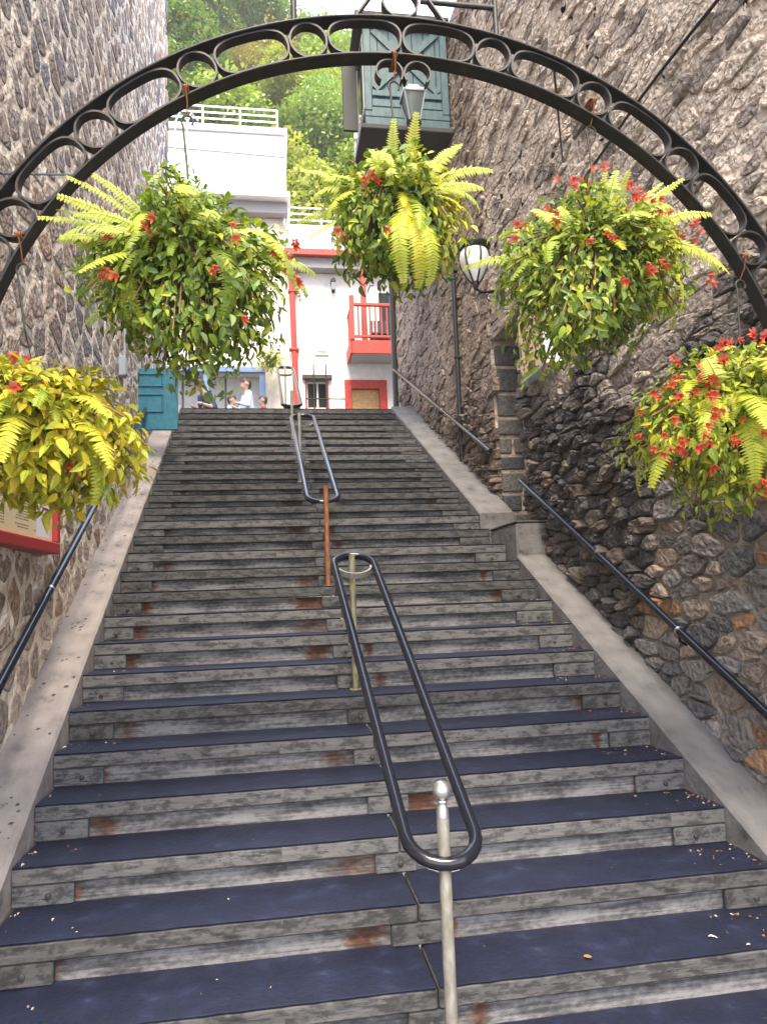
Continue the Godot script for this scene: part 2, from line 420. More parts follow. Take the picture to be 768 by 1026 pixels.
func build_curbs() -> void:
	var w := MB.new()
	var pr := []
	for i in 40:
		var z := -1.9 - i * 0.226
		pr.append([z, slope_y(z) + 0.03 + rng.randf_range(-0.003, 0.003)])
	sloped(w, -1.37, -1.10, pr)
	var o := thing("stair_curb", Vector3(-1.2, 0, -2.0), "pinkish pitted concrete curb running up under the grey and cream stone wall", "curb")
	part("slab", w.mesh(), M.concrete_warm, o, Transform3D(Basis(), -o.position))
	var pits := MB.new()
	for i in 150:
		var z := rng.randf_range(-10.2, -2.6); var x := -1.24 + rng.randf_range(-0.1, 0.11) + sx(z)
		var r := rng.randf_range(0.003, 0.009)
		var c := Vector3(x, slope_y(z) + 0.0325, z)
		var t := Vector3(0, RISE, -RUN).normalized()
		var st := rng.randf_range(0.6, 2.0)
		pits.quad(c - Vector3(r * st, 0, 0) - t * r, c - Vector3(r * 0.7, 0, 0) + t * r, c + Vector3(r * st, 0, 0) + t * r * 0.8, c + Vector3(r, 0, 0) - t * r)
	var ps := part("pits", pits.mesh(), M.pit, o, Transform3D(Basis(), -o.position))
	ps.set_meta("kind", "stuff")
	var b := MB.new()
	pr = []
	for i in 18:
		var z := -1.9 - i * 0.2288
		pr.append([z, slope_y(z) + 0.02 + rng.randf_range(-0.004, 0.004)])
	sloped(b, 2.10, 2.37, pr)
	o = thing("stair_curb", Vector3(2.25, 0, -2.0), "grey worn sloping concrete curb below the dark rubble wall, ending at the level block", "curb")
	part("slab", b.mesh(), M.concrete, o, Transform3D(Basis(), -o.position))
	b = MB.new()
	b.bx(2.01, 2.29, 1.6, 2.30, -6.52, -5.78, 0.014)
	o = thing("curb_block", Vector3(2.16, 1.6, -5.9), "level pale concrete block beside the doorway between the two sloping curbs", "concrete block")
	part("block", b.mesh(), M.concrete, o, Transform3D(Basis(), -o.position))
	b = MB.new()
	b.bx(2.003, 2.30, 2.302, 2.318, -6.53, -5.775, 0.005)
	part("coping", b.mesh(), M.slate, o, Transform3D(Basis(), -o.position))
	b = MB.new()
	pr = []
	for i in 20:
		var z := -6.62 - i * 0.212
		pr.append([z, slope_y(z) + 0.035 + rng.randf_range(-0.004, 0.004)])
	sloped(b, 2.07, 2.42, pr)
	o = thing("stair_curb", Vector3(2.2, 1.9, -6.5), "grey concrete curb climbing past the doorway to the top landing", "curb")
	part("slab", b.mesh(), M.concrete, o, Transform3D(Basis(), -o.position))

# ---------------------------------------------------------------- rubble walls
func voronoi(s0: float, s1: float, y0: float, y1: float, rad: Callable, ok: Callable, aspect: float, joint: Callable, tries: int, coursed := false) -> Array:
	# irregular cells: darts with a local radius, then clipped bisectors; (s, y*aspect) space
	var cell := 0.22
	var grid := {}
	var P := PackedVector2Array(); var R := PackedFloat32Array()
	if coursed:
		var y := y0
		while y < y1:
			var h := rng.randf_range(0.13, 0.235)
			var x := s0 - rng.randf() * 0.3
			while x < s1:
				var w := h * rng.randf_range(0.7, 2.3)
				if rng.randf() < 0.16 and h > 0.17:   # two small stones make up the height
					for e in [-0.25, 0.25]:
						var p2 := Vector2(x + w * 0.5, y + h * (0.5 + e))
						if ok.call(p2.x, p2.y): P.append(p2)
				else:
					var p1 := Vector2(x + w * 0.5, y + h * 0.5 + rng.randf_range(-0.028, 0.028))
					if ok.call(p1.x, p1.y): P.append(p1)
				x += w
			y += h
		for i in P.size():
			R.append(0.27)
			var key := Vector2i(int(floor(P[i].x / cell)), int(floor(P[i].y / cell)))
			if not grid.has(key): grid[key] = []
			grid[key].append(i)
		tries = 0
	for t in tries:
		var p := Vector2(rng.randf_range(s0, s1), rng.randf_range(y0, y1) * aspect)
		if not ok.call(p.x, p.y / aspect): continue
		var r: float = rad.call(p.x, p.y / aspect) * rng.randf_range(0.62, 1.4)
		var cx := int(floor(p.x / cell)); var cy := int(floor(p.y / cell))
		var good := true
		for a in range(cx - 2, cx + 3):
			for b in range(cy - 2, cy + 3):
				for q in grid.get(Vector2i(a, b), []):
					if P[q].distance_squared_to(p) < (r + R[q]) * (r + R[q]) * 0.25:
						good = false; break
				if not good: break
			if not good: break
		if good:
			var key := Vector2i(cx, cy)
			if not grid.has(key): grid[key] = []
			grid[key].append(P.size())
			P.append(p); R.append(r)
	var out := []
	for i in P.size():
		var p := P[i]; var r := R[i] * 1.15
		var poly := PackedVector2Array([p + Vector2(-r, -r), p + Vector2(r, -r), p + Vector2(r, r), p + Vector2(-r, r)])
		var cx := int(floor(p.x / cell)); var cy := int(floor(p.y / cell))
		var j: float = joint.call(p.x, p.y / aspect) * 0.5 * rng.randf_range(0.6, 1.4)
		for a in range(cx - 3, cx + 4):
			for b in range(cy - 3, cy + 4):
				for q in grid.get(Vector2i(a, b), []):
					if q == i: continue
					var d := P[q] - p
					var L := d.length()
					if L > 3.0 * r: continue
					d /= L
					var lim := L * R[i] / (R[i] + R[q]) - j
					var np := PackedVector2Array()
					for e in poly.size():
						var A := poly[e] - p; var B := poly[(e + 1) % poly.size()] - p
						var da := A.dot(d) - lim; var db := B.dot(d) - lim
						if da <= 0: np.append(poly[e])
						if da * db < 0: np.append(p + A.lerp(B, da / (da - db)))
					poly = np
					if poly.size() < 3: break
				if poly.size() < 3: break
			if poly.size() < 3: break
		if poly.size() < 3: continue
		# cut the corners and loosen the outline
		var q2 := PackedVector2Array()
		for e in poly.size():
			var A := poly[e]; var B := poly[(e + 1) % poly.size()]
			var le := A.distance_to(B)
			if le < 0.012: continue
			var cutf := clampf(0.022 / le, 0.12, 0.34)
			q2.append(A.lerp(B, cutf * rng.randf_range(0.6, 1.2)))
			if le > 0.09: q2.append(A.lerp(B, 0.5) + Vector2(rng.randf_range(-1, 1), rng.randf_range(-1, 1)) * 0.008)
			q2.append(A.lerp(B, 1.0 - cutf * rng.randf_range(0.6, 1.2)))
		if q2.size() < 4: continue
		var ctr := Vector2.ZERO
		for e in q2.size():
			q2[e].y /= aspect
			ctr += q2[e]
		out.append([q2, ctr / q2.size()])
	return out
func add_stone(mb: MB, place: Callable, cell: Array, depth: float, c: Color, faceted := false) -> float:
	var poly: PackedVector2Array = cell[0]; var ctr: Vector2 = cell[1]
	var k := poly.size()
	mb.col = c
	var vs := mb.v.size(); var is0 := mb.ix.size()
	var tiltx := rng.randf_range(-0.5, 0.5) * depth; var tilty := rng.randf_range(-0.5, 0.3) * depth
	var ext := 0.0
	for p in poly: ext = maxf(ext, p.distance_to(ctr))
	for ring in 3:
		for p in poly:
			var q := p.lerp(ctr, [0.0, 0.03, 0.2][ring] + (rng.randf_range(-0.02, 0.03) if ring > 0 else 0.0))
			var w := (q - ctr) / maxf(ext, 0.01)
			var h: float = [-0.02, depth * 0.8, depth][ring]
			if ring > 0: h += tiltx * w.x + tilty * w.y + rng.randf_range(-0.16, 0.16) * depth
			mb.vert(place.call(q.x, q.y, h), Vector3.ZERO)
	var cc := mb.vert(place.call(ctr.x, ctr.y, depth * rng.randf_range(0.9, 1.2)), Vector3.ZERO)
	var o: Vector3 = place.call(ctr.x, ctr.y, -0.4)
	for ring in 3:
		for e in k:
			var e2 := (e + 1) % k
			var a := vs + ring * k + e; var b := vs + ring * k + e2
			var tris := [[a, b, cc]] if ring == 2 else [[a, b, vs + (ring + 1) * k + e2], [a, vs + (ring + 1) * k + e2, vs + (ring + 1) * k + e]]
			for t in tris:
				var nn := (mb.v[t[2]] - mb.v[t[0]]).cross(mb.v[t[1]] - mb.v[t[0]])
				if nn.dot(mb.v[t[0]] - o) > 0: mb.ix.append_array([t[0], t[1], t[2]])
				else: mb.ix.append_array([t[0], t[2], t[1]])
	if faceted:
		var fb := MB.new()
		fb.col = c
		for t in range(is0, mb.ix.size(), 3): fb.tri(mb.v[mb.ix[t]], mb.v[mb.ix[t + 1]], mb.v[mb.ix[t + 2]])
		mb.v.resize(vs); mb.n.resize(vs); mb.u.resize(vs); mb.c.resize(vs); mb.ix.resize(is0)
		mb.v.append_array(fb.v); mb.n.append_array(fb.n); mb.u.append_array(fb.u); mb.c.append_array(fb.c)
		for q in fb.ix: mb.ix.append(q + vs)
	else:
		mb.smooth_from(vs, is0)
	var area := 0.0
	for e in k: area += (poly[e] - ctr).cross(poly[(e + 1) % k] - ctr) * 0.5
	return absf(area)
func stones_on(wall: Node3D, place: Callable, cells: Array, depth: Callable, tone: Callable, eye: Vector3, faceted := false) -> void:
	var order := []
	for i in cells.size():
		var ctr: Vector2 = cells[i][1]
		var p: Vector3 = place.call(ctr.x, ctr.y, 0.0)
		var poly: PackedVector2Array = cells[i][0]
		var area := 0.0
		for e in poly.size(): area += (poly[e] - ctr).cross(poly[(e + 1) % poly.size()] - ctr) * 0.5
		var d := eye.distance_to(p)
		order.append([-absf(area) * absf(p.x - eye.x) / (d * d * d), i])
	order.sort()
	var rest := MB.new()
	for j in order.size():
		var i: int = order[j][1]
		var ctr: Vector2 = cells[i][1]
		var dd: float = depth.call(ctr.x, ctr.y); var cl: Color = tone.call(ctr.x, ctr.y)
		if j < 290:
			var mb := MB.new()
			add_stone(mb, place, cells[i], dd, cl, faceted)
			part("stone", mb.mesh(), M.stone, wall, Transform3D(Basis(), -wall.position))
		else:
			add_stone(rest, place, cells[i], dd, cl, faceted)
	if rest.v.size() > 0:
		var r := part("stones", rest.mesh(), M.stone, wall, Transform3D(Basis(), -wall.position))
		r.set_meta("kind", "stuff")
func backing(place: Callable, s0: float, s1: float, y0: float, y1: float, tone: Callable, amp: float, mb: MB) -> void:
	var f := FastNoiseLite.new(); f.seed = 77; f.frequency = 1.6; f.fractal_octaves = 4
	var d := 0.09
	var ns := int(ceil((s1 - s0) / d)); var ny := int(ceil((y1 - y0) / d))
	var vs := mb.v.size(); var is0 := mb.ix.size()
	for i in ns + 1:
		for j in ny + 1:
			var s := lerpf(s0, s1, float(i) / ns); var y := lerpf(y0, y1, float(j) / ny)
			mb.col = tone.call(s, y)
			var edge := 0.0 if (i == 0 or i == ns or j == 0 or j == ny) else 1.0
			mb.vert(place.call(s, y, f.get_noise_2d(s * 2.0, y * 3.0) * amp * edge), Vector3.ZERO)
	var o: Vector3 = place.call((s0 + s1) / 2, (y0 + y1) / 2, -0.5)
	for i in ns:
		for j in ny:
			var a := vs + i * (ny + 1) + j; var b := a + 1; var c := a + ny + 2; var e := a + ny + 1
			var nn := (mb.v[c] - mb.v[a]).cross(mb.v[b] - mb.v[a])
			if nn.dot(mb.v[a] - o) > 0: mb.ix.append_array([a, b, c, a, c, e])
			else: mb.ix.append_array([a, c, b, a, e, c])
	mb.smooth_from(vs, is0)

func build_walls() -> void:
	var eye := Vector3(0, 1.709, 0)
	var nz := FastNoiseLite.new(); nz.seed = 5; nz.frequency = 0.45; nz.fractal_octaves = 3
	# ---- wall with pale mortar
	var wl := thing("stone_wall", Vector3(-1.8, 0, -6), "tall wall of grey and brown rubble set in wide pale cream mortar", "wall")
	var pl := func(s: float, y: float, h: float) -> Vector3: return Vector3(-1.34 + sx(-s) + h, y, -s)
	var mortar_l := func(s: float, y: float) -> Color:
		var k := clampf(0.5 + nz.get_noise_2d(s, y) * 0.9, 0, 1)
		return Color(0.86, 0.73, 0.57).lerp(Color(0.88, 0.8, 0.68), k)
	var mb := MB.new()
	backing(pl, 0.6, 10.75, 0.0, 14.0, mortar_l, 0.007, mb)
	mb.col = Color(0.5, 0.42, 0.34)
	var e0: Vector3 = pl.call(10.75, 0, 0); var e1: Vector3 = pl.call(0.6, 0, 0)
	mb.quad(e0, e0 + Vector3(0, 14, 0), e0 + Vector3(-6, 14, 0), e0 + Vector3(-6, 0, 0))
	mb.quad(e1 + Vector3(-6, 0, 0), e1 + Vector3(-6, 14, 0), e1 + Vector3(0, 14, 0), e1)
	mb.quad(e0 + Vector3(0, 14, 0), e1 + Vector3(0, 14, 0), e1 + Vector3(-6, 14, 0), e0 + Vector3(-6, 14, 0))
	part("mortar", mb.mesh(), M.mortar, wl, Transform3D(Basis(), -wl.position))
	var okl := func(s: float, y: float) -> bool: return y > slope_y(-s) - 0.08 and y < 3.2 + s * 1.02
	var radl := func(s: float, y: float) -> float: return 0.27 + 0.07 * nz.get_noise_2d(s * 3.0 + 40, y * 3.0)
	var jl := func(s: float, y: float) -> float: return 0.048
	var cells := voronoi(2.2, 10.7, 0.2, 13.6, radl, okl, 1.0, jl, 0, true)
	var tonel := func(s: float, y: float) -> Color:
		var brown := clampf(0.75 + nz.get_noise_2d(s + 9, y) * 1.4, 0, 1)
		var g := rng.randf_range(0.75, 1.3)
		var cold := Color(0.23, 0.225, 0.245) * g
		var warm := Color(0.58, 0.44, 0.33) * g
		if rng.randf() < 0.12: warm = Color(0.5, 0.32, 0.2) * g
		if rng.randf() < 0.25: return warm.lerp(cold, 0.6 * (1.0 - brown * 0.4))
		return cold.lerp(warm, brown * 0.85)
	stones_on(wl, pl, cells, func(s: float, y: float) -> float: return rng.randf_range(0.001, 0.007), tonel, eye)
	# ---- dark rubble wall, patched and smeared with grey mortar higher up
	var wr := thing("stone_wall", Vector3(2.8, 0, -4), "rough wall of dark rubble, bare below and smeared with grey beige mortar above", "wall")
	var xr := func(s: float) -> float:
		if s < 6.5: return lerpf(2.34, 2.42, clampf((s - 3.0) / 3.5, 0, 1)) + sx(-s) + 0.02
		return 2.42 + sx(-s) + 0.02
	var prr := func(s: float, y: float, h: float) -> Vector3: return Vector3(xr.call(s) - h, y, -s)
	# how smeared the wall is with mortar: 0 bare dark rubble, 1 covered
	var smear := func(s: float, y: float) -> float:
		var lim := 2.9 + 0.33 * maxf(0.0, s - 5.5) - (0.35 if s > 7.2 else 0.0)
		return clampf((y - lim + nz.get_noise_2d(s * 1.5 + 20, y * 1.5) * 0.9) * 1.3, 0, 1)
	var near := func(s: float, y: float) -> float: return clampf((4.35 - s + nz.get_noise_2d(s * 3 + 3, y * 3) * 0.5) * 3.0, 0, 1) * clampf((2.75 - y) * 3.0, 0, 1)
	var mortar_r := func(s: float, y: float) -> Color:
		var a: float = smear.call(s, y); var b: float = near.call(s, y)
		var k := clampf(0.5 + nz.get_noise_2d(s * 2.0, y * 2.0 + 50), 0, 1)
		var c := Color(0.09, 0.08, 0.075).lerp(Color(0.62, 0.51, 0.42).lerp(Color(0.7, 0.59, 0.49), k), a)
		if s > 7.1: c = Color(0.22, 0.165, 0.13).lerp(Color(0.42, 0.33, 0.27), a)
		return c.lerp(Color(0.42, 0.35, 0.29), b * 0.8)
	mb = MB.new()
	var s_near := 6.22; var s_far := 7.08; var ytop := 4.39
	backing(prr, 0.6, s_near, 0.0, ytop, mortar_r, 0.02, mb)
	backing(prr, s_far, 11.7, 0.0, ytop, mortar_r, 0.03, mb)
	backing(prr, 0.6, 7.35, ytop, 14.0, mortar_r, 0.022, mb)
	backing(prr, 7.35, 11.7, ytop, 8.9, mortar_r, 0.03, mb)
	# thickness of the building behind: ends, tops, doorway recess
	var edge := func(s: float) -> float: return xr.call(s)
	mb.col = Color(0.2, 0.165, 0.14)
	var a0: float = edge.call(0.6); var a1: float = edge.call(11.7); var a2: float = edge.call(7.35)
	mb.quad(Vector3(a0, 0, -0.6), Vector3(a0, 14, -0.6), Vector3(8, 14, -0.6), Vector3(8, 0, -0.6))
	mb.quad(Vector3(8, 0, -11.7), Vector3(8, 8.9, -11.7), Vector3(a1, 8.9, -11.7), Vector3(a1, 0, -11.7))
	mb.quad(Vector3(8, 8.9, -7.35), Vector3(8, 14, -7.35), Vector3(a2, 14, -7.35), Vector3(a2, 8.9, -7.35))
	mb.quad(Vector3(a2, 8.9, -7.35), Vector3(a1, 8.9, -11.7), Vector3(8, 8.9, -11.7), Vector3(8, 8.9, -7.35))
	mb.quad(Vector3(a0, 14, -0.6), Vector3(a2, 14, -7.35), Vector3(8, 14, -7.35), Vector3(8, 14, -0.6))
	var xn: float = edge.call(s_near); var xf: float = edge.call(s_far)
	var xb := 3.25
	mb.col = Color(0.62, 0.51, 0.42)
	mb.quad(Vector3(xf, 2.2, -s_far), Vector3(xf, ytop, -s_far), Vector3(xb, ytop, -s_far), Vector3(xb, 2.2, -s_far))
	mb.quad(Vector3(xb, 2.2, -s_near), Vector3(xb, ytop, -s_near), Vector3(xn, ytop, -s_near), Vector3(xn, 2.2, -s_near))
	mb.quad(Vector3(xn, ytop, -s_near), Vector3(xb, ytop, -s_near), Vector3(xb, ytop, -s_far), Vector3(xf, ytop, -s_far))
	mb.quad(Vector3(xn, 2.26, -s_near), Vector3(xf, 2.26, -s_far), Vector3(xb, 2.26, -s_far), Vector3(xb, 2.26, -s_near))
	part("mortar", mb.mesh(), M.mortar, wr, Transform3D(Basis(), -wr.position))
	var okr := func(s: float, y: float) -> bool:
		if s > s_near - 0.09 and s < s_far + 0.07 and y < ytop + 0.08: return false
		if s > 7.3 and y > 8.8: return false
		return y > slope_y(-s) - 0.06 and y < 3.2 + s * 1.02
	var radr := func(s: float, y: float) -> float:
		var a: float = smear.call(s, y); var b: float = near.call(s, y)
		var r := lerpf(0.125, 0.15, a) + 0.035 * nz.get_noise_2d(s * 4.0 + 60, y * 4.0)
		return lerpf(r, 0.2, b)
	var jr := func(s: float, y: float) -> float:
		return lerpf(lerpf(0.014, 0.02, smear.call(s, y)), 0.035, near.call(s, y))
	var cr := voronoi(2.2, 11.65, 0.2, 13.6, radr, okr, 2.2, jr, 34000)
	var depr := func(s: float, y: float) -> float:
		var a: float = smear.call(s, y); var b: float = near.call(s, y)
		var d := lerpf(rng.randf_range(0.03, 0.085), (rng.randf_range(0.0, 0.014) if rng.randf() < 0.8 else rng.randf_range(0.015, 0.035)), a)
		return lerpf(d, rng.randf_range(0.015, 0.04), b)
	var toner := func(s: float, y: float) -> Color:
		var a: float = smear.call(s, y); var b: float = near.call(s, y)
		var g := rng.randf_range(0.7, 1.35)
		var bare := Color(0.11, 0.1, 0.1) * g
		if rng.randf() < 0.3: bare = Color(0.17, 0.13, 0.11) * g
		if rng.randf() < 0.04: bare = Color(0.24, 0.2, 0.16)
		var cov := Color(0.68, 0.57, 0.47) * clampf(g, 0.8, 1.15)
		if rng.randf() < 0.14: cov = Color(0.28, 0.23, 0.2) * g
		if s > 7.1:
			bare = Color(0.2, 0.15, 0.12) * g; cov = Color(0.4, 0.31, 0.25) * clampf(g, 0.7, 1.2)
		var c := bare.lerp(cov, a)
		if b > 0.4:
			c = Color(0.27, 0.245, 0.23) * g
			var t := rng.randf()
			if t < 0.1: c = Color(0.42, 0.23, 0.13) * g
			elif t < 0.35: c = Color(0.38, 0.3, 0.24) * g
			elif t < 0.55: c = Color(0.14, 0.135, 0.14)
		return c
	stones_on(wr, prr, cr, depr, toner, eye, true)
	# dressed blocks of the far door jamb, facing down the stairs
	var jz := -s_far + 0.002
	var yy := 2.3
	var row := 0
	while yy < ytop - 0.1:
		var hh := rng.randf_range(0.16, 0.26) if yy < 3.4 else rng.randf_range(0.26, 0.36)
		hh = minf(hh, ytop - 0.02 - yy)
		var x := xf + 0.03
		while x < xb - 0.1:
			var ww := rng.randf_range(0.16, 0.34) if yy < 3.4 else rng.randf_range(0.35, 0.6)
			var q := MB.new()
			q.col = (Color(0.1, 0.102, 0.12) if rng.randf() < 0.6 else Color(0.2, 0.19, 0.18)) if yy < 3.35 else Color(0.15, 0.14, 0.135) * rng.randf_range(0.8, 1.2)
			var x2 := minf(x + ww, xb)
			q.bx(x, x2 - 0.03, yy, yy + hh - 0.035, jz - 0.02, jz + rng.randf_range(0.012, 0.03), 0.014)
			part("jamb_stone", q.mesh(), M.jamb, wr, Transform3D(Basis(), -wr.position))
			x = x2
		yy += hh
		row += 1
	# door deep in the recess
	var dr := thing("doorway_door", Vector3(xb - 0.02, 2.26, -6.65), "brown plank door deep inside the recess of the rough rubble wall", "door")
	for i in 5:
		var q := MB.new()
		q.bx(-0.05, 0.0, 0.01, 2.1, -0.4 + i * 0.165, -0.24 + i * 0.165, 0.008)
		part("plank", q.mesh(), M.kraft, dr)
	var kn := MB.new()
	kn.lathe(Transform3D(Basis(Vector3(0, 0, 1), PI / 2), Vector3(-0.05, 1.0, 0.28)), [Vector2(0.01, 0.0), Vector2(0.012, 0.03), Vector2(0.03, 0.045), Vector2(0.02, 0.07), Vector2(0, 0.072)], 10)
	part("handle", kn.mesh(), M.silver, dr)

# ---------------------------------------------------------------- rails
func rail_loop(name_label: String, bot: Vector3, top: Vector3, half: float, posts: Array) -> void:
	var o := thing("handrail_loop", Vector3(bot.x, slope_y(bot.z), bot.z), name_label, "handrail", "handrail loops up the middle of the stairs")
	var side := Vector3(1, 0, 0); var ax := (top - bot).normalized()
	var pts := []
	var b := bot + ax * half - o.position; var t := top - ax * half - o.position
	for i in 13:
		var a := PI + PI * i / 12.0
		pts.append(b + side * half * cos(a) + ax * half * sin(a))
	for i in range(1, 12): pts.append((b + side * half).lerp(t + side * half, i / 12.0))
	for i in 13:
		var a := PI * i / 12.0
		pts.append(t + side * half * cos(a) + ax * half * sin(a))
	for i in range(1, 12): pts.append((t - side * half).lerp(b - side * half, i / 12.0))
	var mb := MB.new()
	mb.tube(pts, 0.024, 14, true)
	part("loop_rail", mb.mesh(), M.rail, o)
	for p in posts:
		var base: Vector3 = p.base - o.position; var tp: Vector3 = p.top - o.position
		var q := MB.new()
		var r: float = p.r
		if p.get("ball", false):
			q.tube([base, base.lerp(tp, 0.86)], r, 14)
			var post := part("post", q.mesh(), p.mat, o)
			var f := MB.new()
			f.lathe(Transform3D(Basis(), base.lerp(tp, 0.86)), [Vector2(r + 0.001, -0.004), Vector2(r * 1.02, 0.02), Vector2(r * 0.8, 0.035), Vector2(r * 0.75, 0.045), Vector2(r * 1.0, 0.05), Vector2(r * 0.7, 0.055)], 14)
			var sp := []
			for i in 11:
				var a := -PI / 2 + PI * i / 10.0
				sp.append(Vector2(cos(a) * 0.033, 0.086 + sin(a) * 0.033))
			f.lathe(Transform3D(Basis(), base.lerp(tp, 0.86)), sp, 16)
			part("finial", f.mesh(), M.silver, post)
		else:
			q.tube([base, tp], r, 10)
			var post := part("post", q.mesh(), p.mat, o)
			var fl := MB.new()
			fl.lathe(Transform3D(Basis(), base), [Vector2(0.0, 0.008), Vector2(r * 1.9, 0.008), Vector2(r * 2.0, 0.004), Vector2(r * 2.0, 0.0)], 12)
			part("foot_plate", fl.mesh(), p.mat, post)
		# bent bracket strap that joins post and loop
		var c: Vector3 = p.strap - o.position
		var arc := []
		for i in 11:
			var a := PI + PI * i / 10.0
			arc.append(c + side * (half - 0.018) * cos(a) + ax * (half - 0.018) * sin(a) * p.get("flip", 1.0) - Vector3(0, 0.028, 0))
		var s := MB.new()
		s.flat(arc, 0.012, 0.035, Vector3.UP)
		part("bracket", s.mesh(), M.white if p.get("ball", false) else M.galv, o)
func wall_rail(label: String, a: Vector3, b: Vector3, wall_dx: float, n: int) -> void:
	var o := thing("wall_handrail", a, label, "handrail")
	var mb := MB.new()
	var d := (b - a).normalized()
	mb.tube([Vector3.ZERO, b - a], 0.024, 14)
	part("rail", mb.mesh(), M.rail, o)
	for i in n:
		var p := (b - a) * ((i + 0.5) / n)
		var q := MB.new()
		q.tube([p + Vector3(0, -0.02, 0), p + Vector3(0, -0.06, 0), p + Vector3(wall_dx * 0.4, -0.085, 0), p + Vector3(wall_dx, -0.085, 0)], 0.009, 8)
		var br := part("bracket", q.mesh(), M.rail, o)
		if i != 1: continue
		var cl := MB.new()
		cl.tube([p - d * 0.008, p + d * 0.008], 0.0265, 14)
		part("clamp", cl.mesh(), M.silver, br)
func build_rails() -> void:
	rail_loop("glossy black looped handrail on a ball-topped grey post at the foot of the stairs", Vector3(0.565, 0.80, -2.50), Vector3(0.475, 1.985, -4.55), 0.125,
		[{base = Vector3(0.552, 0.165, -2.52), top = Vector3(0.552, 1.08, -2.52), r = 0.0215, mat = M.galv, ball = true, strap = Vector3(0.565, 0.86, -2.62)},
		{base = Vector3(0.465, 1.156, -4.44), top = Vector3(0.465, 1.985, -4.44), r = 0.02, mat = M.peeling, strap = Vector3(0.475, 1.93, -4.43)}])
	rail_loop("black looped handrail on a rusty brown post halfway up the stairs", Vector3(0.385, 2.49, -5.70), Vector3(0.315, 3.80, -7.95), 0.125,
		[{base = Vector3(0.40, 1.816, -5.66), top = Vector3(0.40, 2.62, -5.66), r = 0.02, mat = M.rusty, strap = Vector3(0.39, 2.54, -5.78)},
		{base = Vector3(0.27, 2.971, -7.62), top = Vector3(0.27, 3.74, -7.62), r = 0.02, mat = M.galv, strap = Vector3(0.315, 3.68, -7.76)}])
	rail_loop("looped handrail rising to the landing at the head of the stairs", Vector3(0.24, 4.28, -9.3), Vector3(0.19, 5.55, -11.5), 0.125,
		[{base = Vector3(0.235, 3.796, -9.2), top = Vector3(0.235, 4.46, -9.2), r = 0.02, mat = M.galv, strap = Vector3(0.24, 4.34, -9.42)},
		{base = Vector3(0.19, 4.62, -11.35), top = Vector3(0.19, 5.5, -11.35), r = 0.02, mat = M.greybox, strap = Vector3(0.19, 5.4, -11.3)}])
	var L := func(z: float, h: float, x: float) -> Vector3: return Vector3(x + sx(z), slope_y(z) + h, z)
	wall_rail("dark blue-black handrail fixed along the pale mortared wall under the menu board", L.call(-2.6, 0.53, -1.26), L.call(-8.6, 0.64, -1.26), -0.09, 5)
	wall_rail("dark handrail along the bare dark rubble below the doorway", L.call(-2.5, 0.46, 2.31), L.call(-6.15, 0.52, 2.31), 0.10, 4)
	wall_rail("grey handrail sloping up the smooth brown wall beyond the doorway", L.call(-7.0, 0.52, 2.34), L.call(-11.6, 0.44, 2.34), 0.09, 4)

